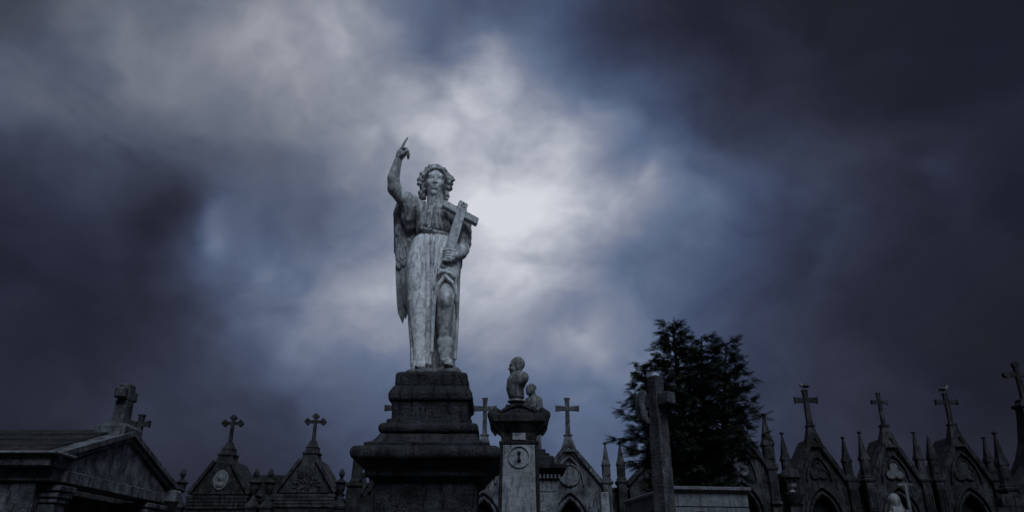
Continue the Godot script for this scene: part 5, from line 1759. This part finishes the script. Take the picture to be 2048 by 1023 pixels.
# ------------------------------------------------------------------ conifer
func tree() -> void:
	var t := thing("conifer_tree", "tall dark conifer with drooping sprays among the gothic chapels", "tree", Vector3(4.95, 0, -21.5))
	var r := RandomNumberGenerator.new()
	r.seed = 17
	var bark := stone_mat(0.035, 0.03, 0.026, M.stone_tex, 1.2, 0.95, 1.2)
	var stems := [
		[Vector3(0, 0, 0), Vector3(0.02, 2.0, 0), Vector3(-0.05, 4.0, 0), Vector3(-0.1, 6.0, 0.05), Vector3(-0.14, 8.55, 0.05)],
		[Vector3(0.02, 2.2, 0), Vector3(0.3, 4.0, 0.1), Vector3(0.5, 6.0, 0.15), Vector3(0.66, 8.12, 0.15)],
		[Vector3(0.02, 2.0, 0), Vector3(0.7, 3.8, -0.2), Vector3(1.15, 5.6, -0.25), Vector3(1.48, 8.0, -0.2)],
		[Vector3(0.0, 2.4, 0), Vector3(-0.6, 4.0, 0.1), Vector3(-0.95, 5.6, 0.1), Vector3(-1.12, 7.3, 0.1)]]
	var radii := [[0.24, 0.2, 0.14, 0.09, 0.015], [0.13, 0.1, 0.07, 0.012], [0.13, 0.1, 0.07, 0.012], [0.11, 0.09, 0.06, 0.012]]
	var s := S()
	tube(s, stems[0], radii[0], 10)
	part(t, "trunk", s, bark)
	for i in range(1, 4):
		s = S()
		tube(s, stems[i], radii[i], 8)
		part(t, "limb", s, bark)
	# a spray: flat fan of short scaly twigs
	var sp := S()
	for i in 11:
		var f := i / 10.0
		var side := -1.0 if i % 2 else 1.0
		var root := Vector3(0, 0, -f * 0.26)
		var tip := root + Vector3(side * (0.11 * (1.0 - f * 0.75)), r.randf_range(-0.03, 0.01), -0.075)
		var wv := Vector3(0.012, 0, -0.014)
		quad(sp, root - wv * 0.7, tip - wv * 0.25, tip + wv * 0.25, root + wv * 0.7, Vector3.UP)
		var m := root.lerp(tip, 0.55)
		for e in [-1.0, 1.0]:
			var tt: Vector3 = m + Vector3(side * 0.03, -0.012, -0.035 * e - 0.02)
			tri(sp, m - wv * 0.6, m + wv * 0.6, tt, Vector3.UP)
	quad(sp, Vector3(-0.008, 0, 0), Vector3(0.008, 0, 0), Vector3(0.004, -0.015, -0.36), Vector3(-0.004, -0.015, -0.36), Vector3.UP)
	var places: Array[Transform3D] = []
	var br := S()
	for k in 4:
		var st: Array = stems[k]
		var top: float = st[-1].y
		var lo: float = 3.4
		var count: int = [130, 84, 92, 78][k]
		for i in count:
			var f := pow((i + r.randf()) / count, 0.85)
			var y := lerpf(lo, top - 0.04, f)
			var base := Vector3.ZERO
			for q in st.size() - 1:
				if y >= st[q].y and y <= st[q + 1].y:
					base = st[q].lerp(st[q + 1], (y - st[q].y) / (st[q + 1].y - st[q].y))
			var a := i * 2.39996 + r.randf() * 0.6 + k
			# reach of a branch: wide below, narrow at each leader's top
			var reach := 0.14 + (top - y) * 0.42
			reach = minf(reach, [1.75, 1.15, 1.1, 1.15][k]) * r.randf_range(0.6, 1.1)
			var dir := Vector3(cos(a), 0, sin(a))
			if y < 4.6:
				reach *= 0.55 + 0.45 * (y - 3.4) / 1.2
			var pts := [base]
			for q in range(1, 5):
				var u := q / 4.0
				pts.append(base + dir * reach * u + Vector3(0, 0.30 * reach * (u - 0.75 * u * u) + 0.06 * u, 0) + Vector3(r.randf_range(-1, 1), r.randf_range(-1, 1), r.randf_range(-1, 1)) * 0.03)
			tube(br, pts, [0.022, 0.017, 0.012, 0.008, 0.003], 5)
			var tufts := int(1.3 + reach * 2.6)
			for q in tufts:
				var u := clampf((q + r.randf_range(0.4, 1.0)) / tufts, 0.12, 1.0)
				var seg := mini(int(u * 4), 3)
				var p: Vector3 = pts[seg].lerp(pts[seg + 1], u * 4 - seg)
				var ta := a + r.randf_range(-1.2, 1.2) * (1.3 - u)
				var off := Vector3(cos(ta), r.randf_range(-0.5, 0.7), sin(ta)) * 0.16 * r.randf()
				for j in r.randi_range(7, 12):
					var yaw := ta + r.randf_range(-0.9, 0.9)
					var d := Vector3(cos(yaw), r.randf_range(-0.55, 0.5), sin(yaw)).normalized()
					var b := Basis.looking_at(d, Vector3.UP).rotated(d, r.randf_range(-1.2, 1.2))
					places.append(Transform3D(b.scaled_local(Vector3.ONE * r.randf_range(0.55, 1.1)), p + off + Vector3(r.randf_range(-1, 1), r.randf_range(-1, 1), r.randf_range(-1, 1)) * 0.05))
	part(t, "branches", br, bark)
	var mm := MultiMesh.new()
	mm.transform_format = MultiMesh.TRANSFORM_3D
	mm.use_colors = true
	mm.mesh = sp.commit()
	mm.instance_count = places.size()
	for i in places.size():
		mm.set_instance_transform(i, places[i])
		var v := r.randf_range(0.6, 1.3)
		mm.set_instance_color(i, Color(0.018 * v, 0.027 * v, 0.019 * v))
	var lm := StandardMaterial3D.new()
	lm.vertex_color_use_as_albedo = true
	lm.roughness = 0.8
	lm.metallic_specular = 0.2
	lm.cull_mode = BaseMaterial3D.CULL_DISABLED
	var mi := MultiMeshInstance3D.new()
	mi.name = "crown"
	mi.multimesh = mm
	mi.material_override = lm
	mi.set_meta("kind", "stuff")
	t.add_child(mi)
	print("sprays ", places.size())

# ------------------------------------------------------------------ gulls on two crosses
func gulls() -> void:
	var where := [Vector3(10.7, 7.815, -27.12), Vector3(15.8, 7.70, -27.12)]
	var labels := ["grey gull perched on the thick cross nearest the conifer", "grey gull perched on the cross over the large trefoil chapel"]
	var bm := plain(0.16, 0.16, 0.165, 0.8)
	var wm := plain(0.06, 0.06, 0.063, 0.8)
	for i in 2:
		var t := thing("gull", labels[i], "bird", where[i], [0.1, PI - 0.2][i], "gulls perched on the chapel crosses")
		var v := Vol.new(Vector3(-0.3, 0.04, -0.12), Vector3(0.3, 0.36, 0.12), 0.009)
		v.chain([Vector3(-0.10, 0.19, 0), Vector3(0.02, 0.165, 0), Vector3(0.14, 0.15, 0)], [0.055, 0.062, 0.035], 0.03)
		v.chain([Vector3(-0.11, 0.21, 0), Vector3(-0.135, 0.265, 0)], [0.04, 0.03], 0.03)
		v.ell(Vector3(-0.145, 0.28, 0), Vector3(0.04, 0.032, 0.03), Basis.IDENTITY, 0.015)
		v.chain([Vector3(-0.175, 0.275, 0), Vector3(-0.215, 0.268, 0)], [0.012, 0.006], 0.01)
		v.cone(Vector3(0.12, 0.15, 0), Vector3(0.24, 0.14, 0), 0.03, 0.022, 0.02, 0.5)
		var s := S()
		v.mesh(s, Transform3D.IDENTITY, func(_p: Vector3, _n: Vector3) -> Color: return Color.WHITE)
		part(t, "body", s, bm)
		for e in [-1.0, 1.0]:
			s = S()
			lathe(s, [Vector2(0, -0.11), Vector2(0.05, -0.07), Vector2(0.055, 0.0), Vector2(0.035, 0.1), Vector2(0.012, 0.19), Vector2(0, 0.21)], 10, Transform3D(Basis(Vector3.BACK, -PI * 0.5 - 0.05), Vector3(0.04, 0.185, e * 0.055)), 1.0, 0.35)
			part(t, "wing", s, wm)
			s = S()
			tube(s, [Vector3(0.01, 0.12, e * 0.025), Vector3(0.0, 0.06, e * 0.025), Vector3(0.005, 0.0, e * 0.025), Vector3(-0.035, 0.0, e * 0.03)], [0.009, 0.007, 0.007, 0.005], 6)
			part(t, "leg", s, wm)
